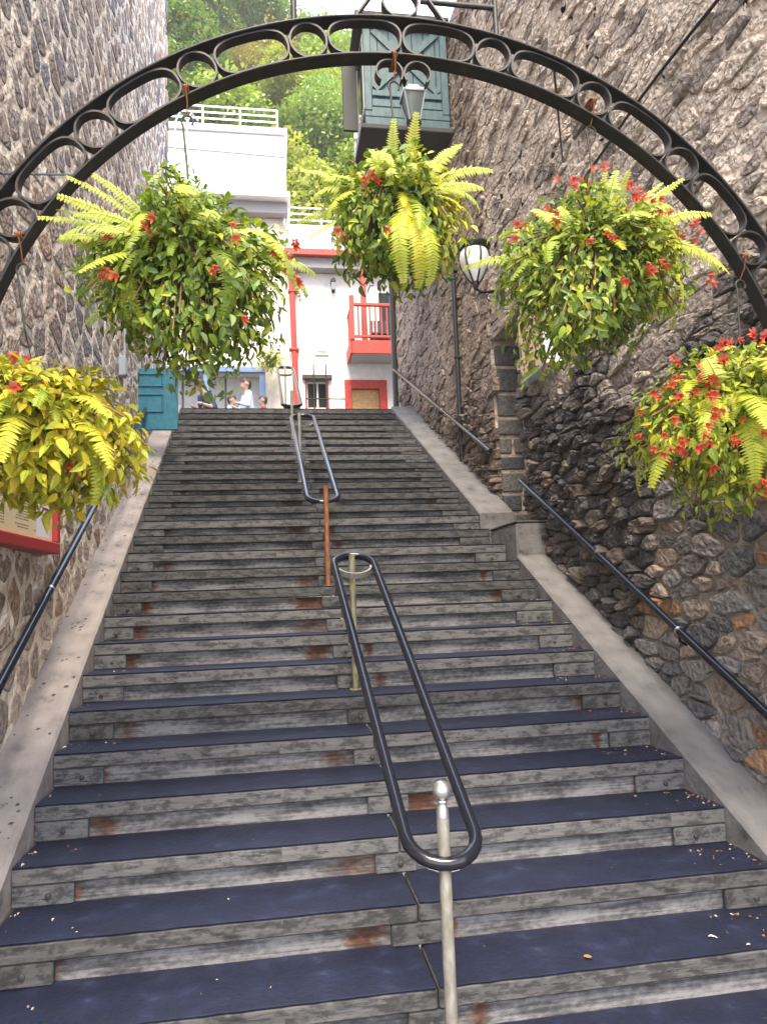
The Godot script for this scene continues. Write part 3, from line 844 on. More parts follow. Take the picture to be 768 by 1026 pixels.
# ---------------------------------------------------------------- arch
func build_arch() -> void:
	var C := Vector3(0.56, 2.29, -2.7)
	var Ri := 1.667; var Ro := 1.838
	var o := thing("iron_arch", C + Vector3(0, -2.29, 0), "dark iron arch of two bands with rings and ovals spanning the stairs", "arch")
	var off := C - o.position
	var arc := func(r: float, a0: float, a1: float, n: int) -> Array:
		var p := []
		for i in n + 1:
			var a := lerpf(a0, a1, float(i) / n)
			p.append(off + Vector3(sin(a) * r, cos(a) * r, 0))
		return p
	var A := 1.62
	for r in [Ri, Ro]:
		var mb := MB.new()
		mb.flat(arc.call(r, -A, A, 96), 0.064, 0.009, Vector3.UP)
		var band := part("band", mb.mesh(), M.arch, o)
		# thin rolled lip along both edges of the band
		for zz in [-0.032, 0.032]:
			var lp := MB.new()
			var pts: Array = arc.call(r, -A, A, 96)
			for i in pts.size(): pts[i] += Vector3(0, 0, zz)
			lp.tube(pts, 0.005, 6)
			part("edge_bead", lp.mesh(), M.arch, band)
	var g := Ro - Ri - 0.012
	var ring := MB.new()
	var pr := []
	for i in 28: pr.append(Vector3(cos(TAU * i / 28), sin(TAU * i / 28), 0) * (g / 2 - 0.004))
	ring.flat(pr, 0.045, 0.008, Vector3.RIGHT, true)
	var ring_m := ring.mesh()
	var rm := (Ri + Ro) / 2
	var oval_len := 0.315; var da := oval_len / rm; var dr := (g + 0.004) / rm
	var oval := MB.new()
	pr = []
	for i in 48:
		var t := TAU * i / 48
		var ca := cos(t); var sa := sin(t)
		var hx := oval_len / 2 - 0.006; var hy := g / 2 - 0.004
		var e := 0.55
		var px := signf(ca) * pow(absf(ca), e) * hx; var py := signf(sa) * pow(absf(sa), 0.8) * hy
		var a := px / rm
		pr.append(Vector3(sin(a) * (rm + py), cos(a) * (rm + py) - rm, 0))
	oval.flat(pr, 0.045, 0.008, Vector3.RIGHT, true)
	var oval_m := oval.mesh()
	for s in [-1, 1]:
		var a := 0.0
		var is_oval := true
		while a < 1.5:
			var w := da if is_oval else dr
			var mid: float = s * (a + w / 2)
			var t := Transform3D(Basis(Vector3(0, 0, 1), -mid), off + Vector3(sin(mid), cos(mid), 0) * rm)
			part("oval_ring" if is_oval else "ring", oval_m if is_oval else ring_m, M.arch, o, t)
			a += w
			is_oval = not is_oval
	# scrolls below the crown
	for s in [-1, 1]:
		var p := []
		for i in 25:
			var t := -0.55 + i * (TAU * 0.72) / 24
			var r := 0.062 - 0.0006 * i
			p.append(off + Vector3(s * (0.064 - cos(t) * r), Ri - 0.075 + sin(t) * r * 1.0, 0) )
		var mb := MB.new()
		mb.flat(p, 0.045, 0.007, Vector3.RIGHT)
		part("scroll", mb.mesh(), M.arch, o)
	# crest above the crown: ring, two struts, two rails
	var cr := MB.new()
	pr = []
	for i in 28: pr.append(off + Vector3(cos(TAU * i / 28) * 0.075, Ro + 0.085 + sin(TAU * i / 28) * 0.075, 0))
	cr.flat(pr, 0.045, 0.008, Vector3.RIGHT, true)
	part("crest_ring", cr.mesh(), M.arch, o)
	for s in [-1, 1]:
		var st := MB.new()
		st.flat([off + Vector3(s * 0.2, Ro - 0.004, 0), off + Vector3(s * 0.085, Ro + 0.17, 0)], 0.03, 0.008, Vector3.RIGHT)
		part("strut", st.mesh(), M.arch, o)
	for h in [0.175, 0.11]:
		var rl := MB.new()
		rl.tube([off + Vector3(-0.45 if h > 0.12 else 0.09, Ro + h, 0), off + Vector3(0.42, Ro + h, 0)], 0.011, 8)
		part("crest_bar", rl.mesh(), M.arch, o)
	for x in [0.42, -0.45]:
		var ps := MB.new()
		ps.tube([off + Vector3(x, sqrt(Ro * Ro - x * x) - 0.01, 0), off + Vector3(x, Ro + 0.26, 0)], 0.012, 8)
		part("crest_post", ps.mesh(), M.arch, o)
	# feet into the walls
	for s in [-1, 1]:
		var ps := MB.new()
		ps.bx(s * 1.66 - 0.02 + off.x, s * 1.66 + 0.02 + off.x, 0.33 if s > 0 else 0.33, off.y + 0.1, -0.03, 0.03, 0.004)
		part("upright", ps.mesh(), M.arch, o)
	# tie rods back to the walls
	for q in [[Vector3(-1.02, 3.38, -2.74), Vector3(-1.36, 4.9, -5.2)], [Vector3(1.25, 4.02, -2.74), Vector3(2.3, 5.1, -5.0)]]:
		var t := MB.new()
		t.tube([q[0] - o.position, q[1] - o.position], 0.006, 6)
		part("tie_rod", t.mesh(), M.wire, o)

# ---------------------------------------------------------------- plants
func leaf_mesh(bend: float, skew: float, slim: float) -> ArrayMesh:
	# heart-shaped pointed leaf along +z, unit length, folded on the midrib
	var mb := MB.new()
	var rib := []; var lf := []; var rt := []
	var W := [0.06, 0.3, 0.4, 0.34, 0.19, 0.0]
	for i in 6:
		var t := i / 5.0
		var y := -bend * t * t
		rib.append(Vector3(0, y - 0.03 * sin(t * PI), t))
		lf.append(Vector3(-W[i] * slim * (1 + skew), y + W[i] * 0.28, t - 0.06 * (1 if i == 1 else 0)))
		rt.append(Vector3(W[i] * slim * (1 - skew), y + W[i] * 0.28, t - 0.06 * (1 if i == 1 else 0)))
	for i in 5:
		mb.quad(rib[i], rib[i + 1], lf[i + 1], lf[i])
		mb.quad(rib[i], rt[i], rt[i + 1], rib[i + 1])
	mb.smooth_from(0, 0)
	return mb.mesh()
func frond_mesh(r: RandomNumberGenerator, droop: float) -> ArrayMesh:
	# fern frond, unit length, along +z then arching down
	var mb := MB.new()
	var n := 36
	var pts := []; var rad := []
	var p := Vector3.ZERO; var an := 0.0
	for i in n + 1:
		pts.append(p); rad.append(lerpf(1.0, 0.2, float(i) / n))
		an -= droop / n * (0.4 + 1.2 * i / float(n))
		p += Vector3(r.randf_range(-0.004, 0.004), sin(an), cos(an)) / n
	mb.tube(pts, 0.007, 4, false, rad)
	for i in range(2, n):
		var t := float(i) / n
		var L := 0.115 * pow(sin(PI * clampf(t * 0.86 + 0.1, 0, 1)), 0.7) * r.randf_range(0.85, 1.12)
		var fwd: Vector3 = (pts[i + 1] - pts[i]).normalized()
		var up := Vector3.RIGHT.cross(fwd) * -1.0
		for s in [-1, 1]:
			var d := (Vector3(s, 0, 0) + fwd * 0.35 - up * r.randf_range(-0.05, 0.3)).normalized()
			var w := fwd * (0.5 / n)
			var b: Vector3 = pts[i]
			var m := b + d * L * 0.5 - up * 0.004; var e := b + d * L - up * L * 0.18
			mb.quad(b - w * 0.7, m - w * 0.92, m + w * 0.92, b + w * 0.8)
			mb.tri(m - w * 0.92, e, m + w * 0.92)
	return mb.mesh()
func flower_mesh(r: RandomNumberGenerator) -> ArrayMesh:
	# drooping begonia bell: five pointed petals, unit length along +z
	var mb := MB.new()
	for i in 5:
		var a := TAU * i / 5 + r.randf_range(-0.2, 0.2)
		var e := Vector3(cos(a), sin(a), 0); var t := Vector3(-sin(a), cos(a), 0)
		var open := r.randf_range(0.15, 0.45)
		var b := e * 0.05; var m1 := e * (0.16 + open * 0.2) + Vector3(0, 0, 0.45); var m2 := e * (0.2 + open * 0.75) + Vector3(0, 0, 0.8 - open * 0.2)
		var tip := e * (0.22 + open * 1.15) + Vector3(0, 0, 1.0 - open * 0.25)
		mb.quad(b - t * 0.05, m1 - t * 0.17, m1 + e * 0.04, b)
		mb.quad(b, m1 + e * 0.04, m1 + t * 0.17, b + t * 0.05)
		mb.quad(m1 - t * 0.17, m2 - t * 0.12, m2 + e * 0.03, m1 + e * 0.04)
		mb.quad(m1 + e * 0.04, m2 + e * 0.03, m2 + t * 0.12, m1 + t * 0.17)
		mb.tri(m2 - t * 0.12, tip, m2 + e * 0.03); mb.tri(m2 + e * 0.03, tip, m2 + t * 0.12)
	return mb.mesh()
func aim(p: Vector3, dir: Vector3, up: Vector3, s: float, twist := 0.0) -> Transform3D:
	var z := dir.normalized()
	var x := up.cross(z)
	if x.length() < 0.05: x = Vector3.RIGHT.cross(z)
	x = x.normalized()
	var y := z.cross(x)
	var b := Basis(x, y, z)
	if twist != 0.0: b = Basis(z, twist) * b
	return Transform3D(b.scaled_local(Vector3.ONE * s), p)
var leafs := []
var fronds := []
var blooms := []
func lump(d: Vector3, sd: float) -> float:
	return 1.0 + 0.2 * sin(d.x * 5.0 + sd) * cos(d.y * 4.0 + sd * 2.0) + 0.12 * sin(d.z * 6.0 + d.y * 3.0 + sd * 3.0)
func basket(label: String, c: Vector3, rad: Vector3, hook: Vector3, opt: Dictionary) -> void:
	var r := RandomNumberGenerator.new(); r.seed = opt.sd
	var pot_y: float = c.y + rad.y * 0.12
	var base := Vector3(c.x, pot_y - 0.12, c.z)
	var o := thing("hanging_basket", base, label, "hanging basket", "baskets hung from the iron arch" if opt.get("arch", true) else "")
	var mb := MB.new()
	mb.lathe(Transform3D(), [Vector2(0.0, -0.06), Vector2(0.07, -0.06), Vector2(0.105, -0.03), Vector2(0.145, 0.12), Vector2(0.155, 0.125), Vector2(0.155, 0.145), Vector2(0.14, 0.145), Vector2(0.135, 0.115)], 20)
	part("pot", mb.mesh(), M.pot, o)
	mb = MB.new()
	mb.lathe(Transform3D(), [Vector2(0.138, 0.1), Vector2(0.1, 0.125), Vector2(0.0, 0.135)], 14)
	part("soil", mb.mesh(), M.soil, o)
	# hanger: wrapped wire on the band, S hook, three wires
	var hk := hook - base
	var eye := Vector3(hk.x * 0.75, minf(hk.y - 0.16, maxf(rad.y * 0.75, hk.y * 0.55)), 0.0)
	if opt.get("arch", true):
		mb = MB.new()
		var wp := []
		for i in 40:
			var a := TAU * i / 13.0
			wp.append(hk + Vector3(0.022 * (i / 40.0 - 0.5), sin(a) * 0.016, cos(a) * 0.055))
		mb.tube(wp, 0.0035, 5)
		mb.tube([hk + Vector3(0, -0.01, 0.05), hk + Vector3(0.004, -0.05, 0.03), hk + Vector3(0, -0.09, 0.0)], 0.003, 5)
		part("wire_wrap", mb.mesh(), M.rustwire, o)
		mb = MB.new()
		var sp := []
		for i in 20:
			var a := -0.6 + i * 0.235
			sp.append(hk + Vector3(cos(a) * 0.022, -0.115 + sin(a) * 0.025, 0))
		sp.append(eye + Vector3(0, 0.02, 0))
		mb.tube(sp, 0.0045, 6)
		part("hook", mb.mesh(), M.wire, o)
	for i in 3:
		var a := TAU * i / 3 + 0.5
		mb = MB.new()
		mb.tube([eye + Vector3(0, 0.02, 0), Vector3(cos(a) * 0.145, 0.135, sin(a) * 0.145)], 0.0025, 5)
		part("hanger_wire", mb.mesh(), M.wire, o)
	var cc := c - base
	var sd: float = opt.sd * 1.7
	var pal: Array = opt.pal
	var shape := func() -> Array:
		var d := Vector3(r.randfn(), r.randfn(), r.randfn()).normalized()
		if d.z < -0.35 and r.randf() < 0.4: d.z = -d.z
		var hang: Vector3 = opt.get("hang", Vector3.ZERO)
		var k := lump(d, sd) * r.randf_range(0.62, 1.04)
		var p := cc + Vector3(d.x * rad.x, d.y * rad.y, d.z * rad.z) * k
		if d.y < 0: p += hang * (-d.y) * r.randf()
		return [p, d]
	# leaves
	var total: int = opt.get("leaves", 1500)
	var mm := MultiMesh.new()
	mm.transform_format = MultiMesh.TRANSFORM_3D; mm.use_colors = true
	mm.mesh = leafs[1]
	var single: int = opt.get("single", 290)
	mm.instance_count = maxi(total - single, 1)
	var cols := [Color(0.15, 0.22, 0.028), Color(0.24, 0.32, 0.032), Color(0.085, 0.15, 0.026), Color(0.35, 0.38, 0.03), Color(0.48, 0.43, 0.03), Color(0.2, 0.29, 0.085), Color(0.52, 0.4, 0.028)]
	var stems := MB.new()
	for i in total:
		var q: Array = shape.call()
		var p: Vector3 = q[0]; var d: Vector3 = q[1]
		var dir := (d * 0.55 + Vector3(0, -0.65, 0) + Vector3(r.randf_range(-1, 1), r.randf_range(-0.7, 0.9), r.randf_range(-1, 1)) * 0.9).normalized()
		var nrm := (d + Vector3(0, 0.75, 0) + Vector3(r.randf_range(-1, 1), r.randf_range(-1, 1), r.randf_range(-1, 1)) * 0.45).normalized()
		var size: float = (0.019 + 0.036 * pow(r.randf(), 1.8)) * opt.get("leaf", 1.0)
		var t := aim(p, dir, nrm, size, r.randf_range(-0.5, 0.5))
		var pick := r.randf()
		var ci: int = pal[mini(int(pick * pal.size()), pal.size() - 1)]
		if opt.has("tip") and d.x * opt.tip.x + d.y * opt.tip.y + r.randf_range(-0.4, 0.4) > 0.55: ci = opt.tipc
		if i < single and d.z > -0.1:
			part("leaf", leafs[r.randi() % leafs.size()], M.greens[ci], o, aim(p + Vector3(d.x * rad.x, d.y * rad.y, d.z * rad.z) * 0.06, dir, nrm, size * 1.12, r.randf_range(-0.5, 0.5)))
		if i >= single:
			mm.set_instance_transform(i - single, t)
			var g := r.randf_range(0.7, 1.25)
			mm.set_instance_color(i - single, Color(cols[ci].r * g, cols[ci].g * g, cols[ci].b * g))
		if i % 14 == 0:
			var root := Vector3(d.x * 0.1, 0.13, d.z * 0.1)
			stems.tube([root, root.lerp(p, 0.5) + Vector3(0, 0.06, 0), p], 0.0032, 4)
	var fo := MultiMeshInstance3D.new()
	fo.name = "foliage"; fo.multimesh = mm; fo.material_override = M.foliage
	o.add_child(fo, true)
	fo.set_meta("kind", "stuff")
	var sm := part("stems", stems.mesh(), M.stem, o)
	sm.set_meta("kind", "stuff")
	# fern fronds: [yaw, elevation, length, colour, droop variant]
	for i in opt.get("ferns", 40):
		var yaw := r.randf_range(0, TAU); var el := r.randf_range(-0.35, 0.85)
		var dir := Vector3(sin(yaw) * cos(el), sin(el), cos(yaw) * cos(el))
		var len: float = (rad.x * 1.3) * r.randf_range(0.55, 1.12)
		var ci: int = opt.fernpal[r.randi() % opt.fernpal.size()]
		part("fern_frond", fronds[r.randi() % fronds.size()], M.greens[ci], o, aim(Vector3(dir.x * 0.06, 0.12, dir.z * 0.06), dir, Vector3.UP, len, r.randf_range(-0.3, 0.3)))
	for q in opt.get("sprays", []):   # fronds the photograph shows singly: [direction, length, colour, droop variant, root offset]
		var dir: Vector3 = q[0]
		part("fern_frond", fronds[q[3]], M.greens[q[2]], o, aim(Vector3(dir.x * 0.06, 0.12, dir.z * 0.06) + (q[4] if q.size() > 4 else Vector3.ZERO), dir, Vector3.UP if absf(dir.normalized().y) < 0.92 else Vector3(0, 0, -1), q[1], r.randf_range(-0.35, 0.35)))
	for i in opt.get("flowers", 20):
		var d := Vector3(r.randfn(), r.randfn() * 0.8 + opt.get("flower_up", 0.0), absf(r.randfn()) * 0.8 + 0.25).normalized()
		if opt.has("flower_side"): d = (d + Vector3(opt.flower_side, 0, 0) * r.randf()).normalized()
		var p := cc + Vector3(d.x * rad.x, d.y * rad.y, d.z * rad.z) * lump(d, sd) * r.randf_range(1.02, 1.2)
		for j in r.randi_range(1, 3):
			var dir := (d * 0.6 + Vector3(r.randf_range(-0.6, 0.6), r.randf_range(-1.0, -0.1), r.randf_range(-0.2, 0.7))).normalized()
			part("flower", blooms[r.randi() % blooms.size()], M.flower if r.randf() < 0.7 else M.flower2, o, aim(p + Vector3(r.randf_range(-1, 1), r.randf_range(-1, 1), r.randf_range(-1, 1)) * 0.022, dir, Vector3(0.2, 1, 0.1), r.randf_range(0.025, 0.039)))

func build_baskets() -> void:
	var r := RandomNumberGenerator.new(); r.seed = 21
	for q in [[0.12, 0.2, 0.8], [0.3, -0.25, 0.62], [0.5, 0.3, 0.7], [0.2, -0.1, 0.5], [0.75, 0.2, 0.55]]: leafs.append(leaf_mesh(q[0], q[1], q[2]))
	for d in [0.7, 1.3, 1.9, 2.5]: fronds.append(frond_mesh(r, d))
	for i in 3: blooms.append(flower_mesh(r))
	basket("wide mid-green fern basket with few orange flowers by the pale mortared wall", Vector3(-0.31, 2.985, -2.7), Vector3(0.35, 0.32, 0.32), Vector3(-0.32, 3.73, -2.7),
		{sd = 101, pal = [0, 1, 1, 5, 2, 3, 0, 5], fernpal = [1, 3, 0], flowers = 12, ferns = 56, leaves = 5200, hang = Vector3(0.08, -0.12, 0),
		sprays = [[Vector3(-0.95, 0.75, 0.25), 0.46, 4, 0], [Vector3(-0.9, 0.45, 0.3), 0.5, 3, 0], [Vector3(-0.75, 0.95, 0.2), 0.5, 3, 0], [Vector3(-0.9, 0.25, 0.35), 0.42, 3, 0], [Vector3(-0.6, 0.9, 0.3), 0.42, 4, 0],
			[Vector3(0.9, 0.25, 0.4), 0.5, 1, 2], [Vector3(0.9, 0.1, 0.3), 0.48, 1, 1], [Vector3(0.6, -0.1, 0.7), 0.5, 0, 3], [Vector3(0.4, 0.1, 0.8), 0.46, 1, 3], [Vector3(0.75, 0.3, 0.5), 0.55, 0, 2]]})
	basket("yellow-tipped fern basket hanging under the crown of the arch before the teal bay", Vector3(0.505, 3.26, -2.7), Vector3(0.255, 0.255, 0.25), Vector3(0.52, 3.945, -2.7),
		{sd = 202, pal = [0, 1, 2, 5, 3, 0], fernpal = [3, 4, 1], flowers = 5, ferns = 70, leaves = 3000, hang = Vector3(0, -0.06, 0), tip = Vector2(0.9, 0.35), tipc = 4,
		sprays = [[Vector3(0.25, 1, 0.2), 0.36, 4, 0], [Vector3(0.5, 0.9, 0.2), 0.36, 4, 0], [Vector3(0.75, 0.8, 0.2), 0.4, 4, 1], [Vector3(0.8, 0.5, 0.3), 0.34, 4, 1], [Vector3(0.9, 0.35, 0.3), 0.33, 4, 2], [Vector3(-0.1, 1, 0.3), 0.32, 3, 0], [Vector3(0.1, -0.5, 0.8), 0.42, 4, 3, Vector3(0, -0.1, 0.1)], [Vector3(0.3, -0.4, 0.8), 0.4, 3, 3, Vector3(0, -0.12, 0.1)], [Vector3(-0.2, -0.4, 0.8), 0.42, 3, 3, Vector3(0, -0.1, 0.1)], [Vector3(-0.7, 0.2, 0.5), 0.36, 3, 2]]})
	basket("green basket with clustered orange flowers on top hung before the smeared rubble wall", Vector3(1.36, 3.06, -2.7), Vector3(0.37, 0.29, 0.31), Vector3(1.38, 3.80, -2.7),
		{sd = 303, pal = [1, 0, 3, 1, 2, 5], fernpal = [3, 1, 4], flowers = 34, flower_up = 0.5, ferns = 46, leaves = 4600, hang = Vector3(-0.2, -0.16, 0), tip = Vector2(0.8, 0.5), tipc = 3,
		sprays = [[Vector3(-0.95, 0.3, 0.3), 0.46, 1, 1], [Vector3(-0.9, 0.1, 0.4), 0.46, 1, 1], [Vector3(0.5, 0.9, 0.2), 0.36, 3, 0], [Vector3(0.2, 1, 0.2), 0.36, 3, 0], [Vector3(0.75, -0.1, 0.6), 0.46, 3, 2], [Vector3(-0.1, 1, 0.3), 0.34, 4, 0]]})
	basket("basket crowded with red begonia flowers hung low before the bare dark rubble", Vector3(1.91, 2.41, -2.7), Vector3(0.4, 0.29, 0.32), Vector3(2.02, 3.12, -2.7),
		{sd = 404, pal = [1, 3, 0, 3, 4, 1], fernpal = [3, 4, 1], flowers = 115, ferns = 40, leaves = 4600, hang = Vector3(-0.05, -0.1, 0), flower_side = -0.3,
		sprays = [[Vector3(-0.7, 0.7, 0.3), 0.36, 3, 1], [Vector3(-0.6, 0.3, 0.6), 0.36, 4, 2]]})
	basket("basket of large yellow leaves with few flowers hung low over the red-framed menu board", Vector3(-0.87, 2.385, -2.7), Vector3(0.36, 0.23, 0.3), Vector3(-0.92, 3.09, -2.7),
		{sd = 505, pal = [4, 6, 3, 4, 4, 3, 6], fernpal = [4, 3, 1], flowers = 8, ferns = 40, leaves = 3600, leaf = 1.25, hang = Vector3(0.08, -0.1, 0),
		sprays = [[Vector3(0.5, 0.1, 0.7), 0.36, 4, 3], [Vector3(0.6, 0.5, 0.4), 0.34, 4, 2], [Vector3(-0.1, -0.2, 0.8), 0.38, 1, 3], [Vector3(-0.25, -0.3, 0.8), 0.4, 1, 3]]})
	basket("small planted basket hung on the white shop front at the head of the stairs", Vector3(-0.05, 7.07, -15.6), Vector3(0.32, 0.26, 0.28), Vector3(-0.05, 7.5, -15.6),
		{sd = 606, arch = false, pal = [3, 1, 6, 0], fernpal = [3, 1], flowers = 8, ferns = 16, leaves = 500, single = 20, leaf = 1.5})

# ---------------------------------------------------------------- wall fixtures
func build_fixtures() -> void:
	# globe lamp with black ribs on a bracket
	var o := thing("wall_lamp", Vector3(2.27, 4.84, -6.6), "black bracket lamp with a ribbed white globe on the rubble wall above the doorway", "lamp")
	var lp := Vector3(-0.3, 0.12, 0.1)
	var prof := []
	var pts2 := [Vector2(0.035, -0.2), Vector2(0.09, -0.12), Vector2(0.14, -0.02), Vector2(0.162, 0.08), Vector2(0.15, 0.15), Vector2(0.12, 0.19), Vector2(0.0, 0.2)]
	var mb := MB.new()
	mb.lathe(Transform3D(Basis(), lp), pts2, 20)
	part("globe", mb.mesh(), M.milk, o)
	for i in 6:
		var a := TAU * i / 6 + 0.35
		var p := []
		for q: Vector2 in pts2.slice(0, 6): p.append(lp + Vector3(cos(a) * (q.x + 0.004), q.y, sin(a) * (q.x + 0.004)))
		p.append(lp + Vector3(cos(a) * 0.17, 0.235, sin(a) * 0.17))
		var rb := MB.new()
		rb.tube(p, 0.011, 6)
		part("rib", rb.mesh(), M.black, o)
	mb = MB.new()
	mb.lathe(Transform3D(Basis(), lp), [Vector2(0.155, 0.17), Vector2(0.185, 0.21), Vector2(0.17, 0.235), Vector2(0.06, 0.255), Vector2(0.0, 0.26)], 20)
	part("crown_cap", mb.mesh(), M.black, o)
	mb = MB.new()
	mb.lathe(Transform3D(Basis(), lp), [Vector2(0.0, -0.29), Vector2(0.02, -0.27), Vector2(0.03, -0.24), Vector2(0.045, -0.19), Vector2(0.04, -0.17)], 12)
	part("cup", mb.mesh(), M.black, o)
	mb = MB.new()
	mb.tube([lp + Vector3(0, -0.26, 0), lp + Vector3(0.08, -0.29, -0.03), lp + Vector3(0.2, -0.25, -0.07), Vector3(0.03, -0.12, 0)], 0.014, 8)
	var sc := []
	for i in 16:
		var a := i * 0.35
		sc.append(Vector3(-0.1 + cos(a) * 0.06, -0.2 + sin(a) * 0.05, 0.03))
	mb.tube(sc, 0.007, 6)
	part("bracket", mb.mesh(), M.black, o)
	mb = MB.new()
	mb.bx(-0.005, 0.06, -0.25, 0.06, -0.05, 0.05, 0.01)
	part("wall_plate", mb.mesh(), M.black, o)
	o.scale = Vector3.ONE * 0.92
	# black pipe down the far wall
	o = thing("drain_pipe", Vector3(2.2, 3.05, -8.1), "thin black pipe running down the brown wall behind the ribbed lamp", "pipe")
	mb = MB.new()
	mb.tube([Vector3(0, 0, 0), Vector3(0, 2.9, 0)], 0.03, 10)
	part("pipe", mb.mesh(), M.black, o)
	for y in [0.3, 1.5, 2.6]:
		mb = MB.new()
		mb.bx(-0.035, 0.12, y, y + 0.03, -0.035, 0.035, 0.004)
		part("clamp", mb.mesh(), M.black, o)
	o = thing("drain_pipe", Vector3(2.08, 4.62, -11.75), "thick dark pipe at the far corner of the brown wall beside the balcony", "pipe")
	mb = MB.new()
	mb.tube([Vector3(0, 0, 0), Vector3(0, 4.2, 0)], 0.055, 10)
	part("pipe", mb.mesh(), M.black, o)
	mb = MB.new()
	mb.bx(-0.06, 0.2, 3.6, 3.65, -0.06, 0.1, 0.004)
	part("clamp", mb.mesh(), M.black, o)
	# cable along the wall
	o = thing("wall_cable", Vector3(2.33, 4.73, -2.0), "thin black cable strung level along the upper rubble wall", "cable")
	var p := []
	for i in 22:
		var s := 2.0 + i * 0.2
		p.append(Vector3(lerpf(2.36, 2.42, clampf((s - 3.0) / 3.5, 0, 1)) + sx(-s) - 0.055 - 2.33, -0.02 * sin(i * 0.55), -s + 2.0))
	mb = MB.new()
	mb.tube(p, 0.011, 6)
	part("cable", mb.mesh(), M.black, o)
	# picture sign near the doorway
	o = thing("wall_sign", Vector3(2.24, 3.56, -5.6), "white-edged painted sign board on the rubble wall beside the doorway", "sign")
	mb = MB.new()
	mb.bx(-0.05, 0.12, 0.0, 0.62, -0.33, 0.25, 0.006)
	part("frame", mb.mesh(), M.white, o)
	var im := Image.create(96, 96, false, Image.FORMAT_RGB8)
	var f := FastNoiseLite.new(); f.seed = 9; f.frequency = 0.035
	for y in 96:
		for x in 96:
			var v := f.get_noise_2d(x, y * 1.4)
			im.set_pixel(x, y, Color(0.88, 0.78, 0.62) if v < 0.08 else (Color(0.5, 0.32, 0.2) if v < 0.28 else Color(0.3, 0.22, 0.17)))
	var pm := StandardMaterial3D.new(); pm.albedo_texture = ImageTexture.create_from_image(im); pm.roughness = 0.6
	mb = MB.new()
	mb.quad(Vector3(-0.053, 0.02, -0.31), Vector3(-0.053, 0.6, -0.31), Vector3(-0.053, 0.6, 0.23), Vector3(-0.053, 0.02, 0.23), [Vector2(0, 1), Vector2(0, 0), Vector2(1, 0), Vector2(1, 1)])
	part("picture", mb.mesh(), pm, o)
	# menu board with red frame
	o = thing("menu_board", Vector3(-1.36, 2.03, -4.0), "cream printed menu board in a deep red frame on the pale mortared wall", "sign")
	o.rotation.y = -0.036
	mb = MB.new()
	mb.bx(-0.03, 0.055, 0.03, 0.57, -0.40, 1.0, 0.004)
	part("back_panel", mb.mesh(), M.cream, o)
	for q in [[0.0, 0.065, -0.42, 1.02], [0.535, 0.6, -0.42, 1.02]]:
		mb = MB.new()
		mb.bx(-0.03, 0.09, q[0], q[1], q[2], q[3], 0.006)
		part("frame_rail", mb.mesh(), M.redframe, o)
	for zz in [[-0.424, -0.375], [0.97, 1.024]]:
		mb = MB.new()
		mb.bx(-0.03, 0.087, 0.068, 0.532, zz[0], zz[1], 0.006)
		part("frame_stile", mb.mesh(), M.redframe, o)
	im = Image.create(256, 160, false, Image.FORMAT_RGB8)
	im.fill(Color(0.9, 0.84, 0.68))
	var r := RandomNumberGenerator.new(); r.seed = 3
	for col in 4:
		var y := 10
		while y < 150:
			var x := 10 + col * 60
			var end := x + r.randi_range(25, 48)
			while x < end:
				var w := r.randi_range(1, 4)
				im.fill_rect(Rect2i(x, y, w, 2), Color(0.36, 0.3, 0.24))
				x += w + 1
			y += 5 if r.randf() < 0.8 else 10
	im.fill_rect(Rect2i(8, 84, 40, 70), Color(0.93, 0.93, 0.95))
	im.fill_rect(Rect2i(14, 96, 18, 5), Color(0.5, 0.1, 0.2))
	pm = StandardMaterial3D.new(); pm.albedo_texture = ImageTexture.create_from_image(im); pm.roughness = 0.4
	mb = MB.new()
	mb.quad(Vector3(0.058, 0.07, 0.96), Vector3(0.058, 0.53, 0.96), Vector3(0.058, 0.53, -0.37), Vector3(0.058, 0.07, -0.37), [Vector2(1, 1), Vector2(1, 0), Vector2(0, 0), Vector2(0, 1)])
	part("printed_sheet", mb.mesh(), pm, o)
	# grey box on the wall
	o = thing("meter_box", Vector3(-1.46, 3.93, -7.0), "small grey utility box on the pale mortared wall above the teal door", "meter box")
	mb = MB.new()
	mb.bx(-0.04, 0.05, 0.0, 0.2, -0.05, 0.05, 0.01)
	part("case", mb.mesh(), M.greybox, o)
	mb = MB.new()
	mb.bx(0.05, 0.056, 0.02, 0.18, -0.04, 0.04, 0.003)
	part("cover", mb.mesh(), M.greybox, o)
	mb = MB.new()
	mb.tube([Vector3(0.03, 0.2, 0), Vector3(0.03, 1.1, 0)], 0.012, 8)
	part("conduit", mb.mesh(), M.greybox, o)
	# teal door leaf standing open across the curb
	o = thing("teal_door", Vector3(-1.3, 3.69, -8.2), "bright teal panelled half door standing open from the pale mortared wall", "door")
	mb = MB.new()
	mb.bx(-0.30, 0.215, 0.0, 0.72, -0.025, 0.02, 0.006)
	part("leaf_panel", mb.mesh(), M.teal, o)
	for q in [[-0.24, 0.06, 0.20, 0.42], [-0.24, 0.06, 0.5, 0.66]]:
		for e in [[q[0], q[1], q[2], q[2] + 0.02], [q[0], q[1], q[3] - 0.02, q[3]], [q[0], q[0] + 0.02, q[2] + 0.021, q[3] - 0.021], [q[1] - 0.02, q[1], q[2] + 0.021, q[3] - 0.021]]:
			mb = MB.new()
			mb.bx(e[0], e[1], e[2], e[3], 0.018, 0.036, 0.006)
			part("moulding", mb.mesh(), M.teal, o)
	for y in [0.12, 0.56]:
		mb = MB.new()
		mb.tube([Vector3(-0.22, y, 0.03), Vector3(-0.22, y + 0.1, 0.03)], 0.012, 8)
		part("hinge", mb.mesh(), M.black, o)
	# teal bay
	o = thing("bay_window", Vector3(1.7, 7.45, -8.0), "teal timber bay with crossed braces hung on the wall above the alley", "bay window")
	var W := 0.53; var H := 1.42; var D := 1.25
	mb = MB.new()
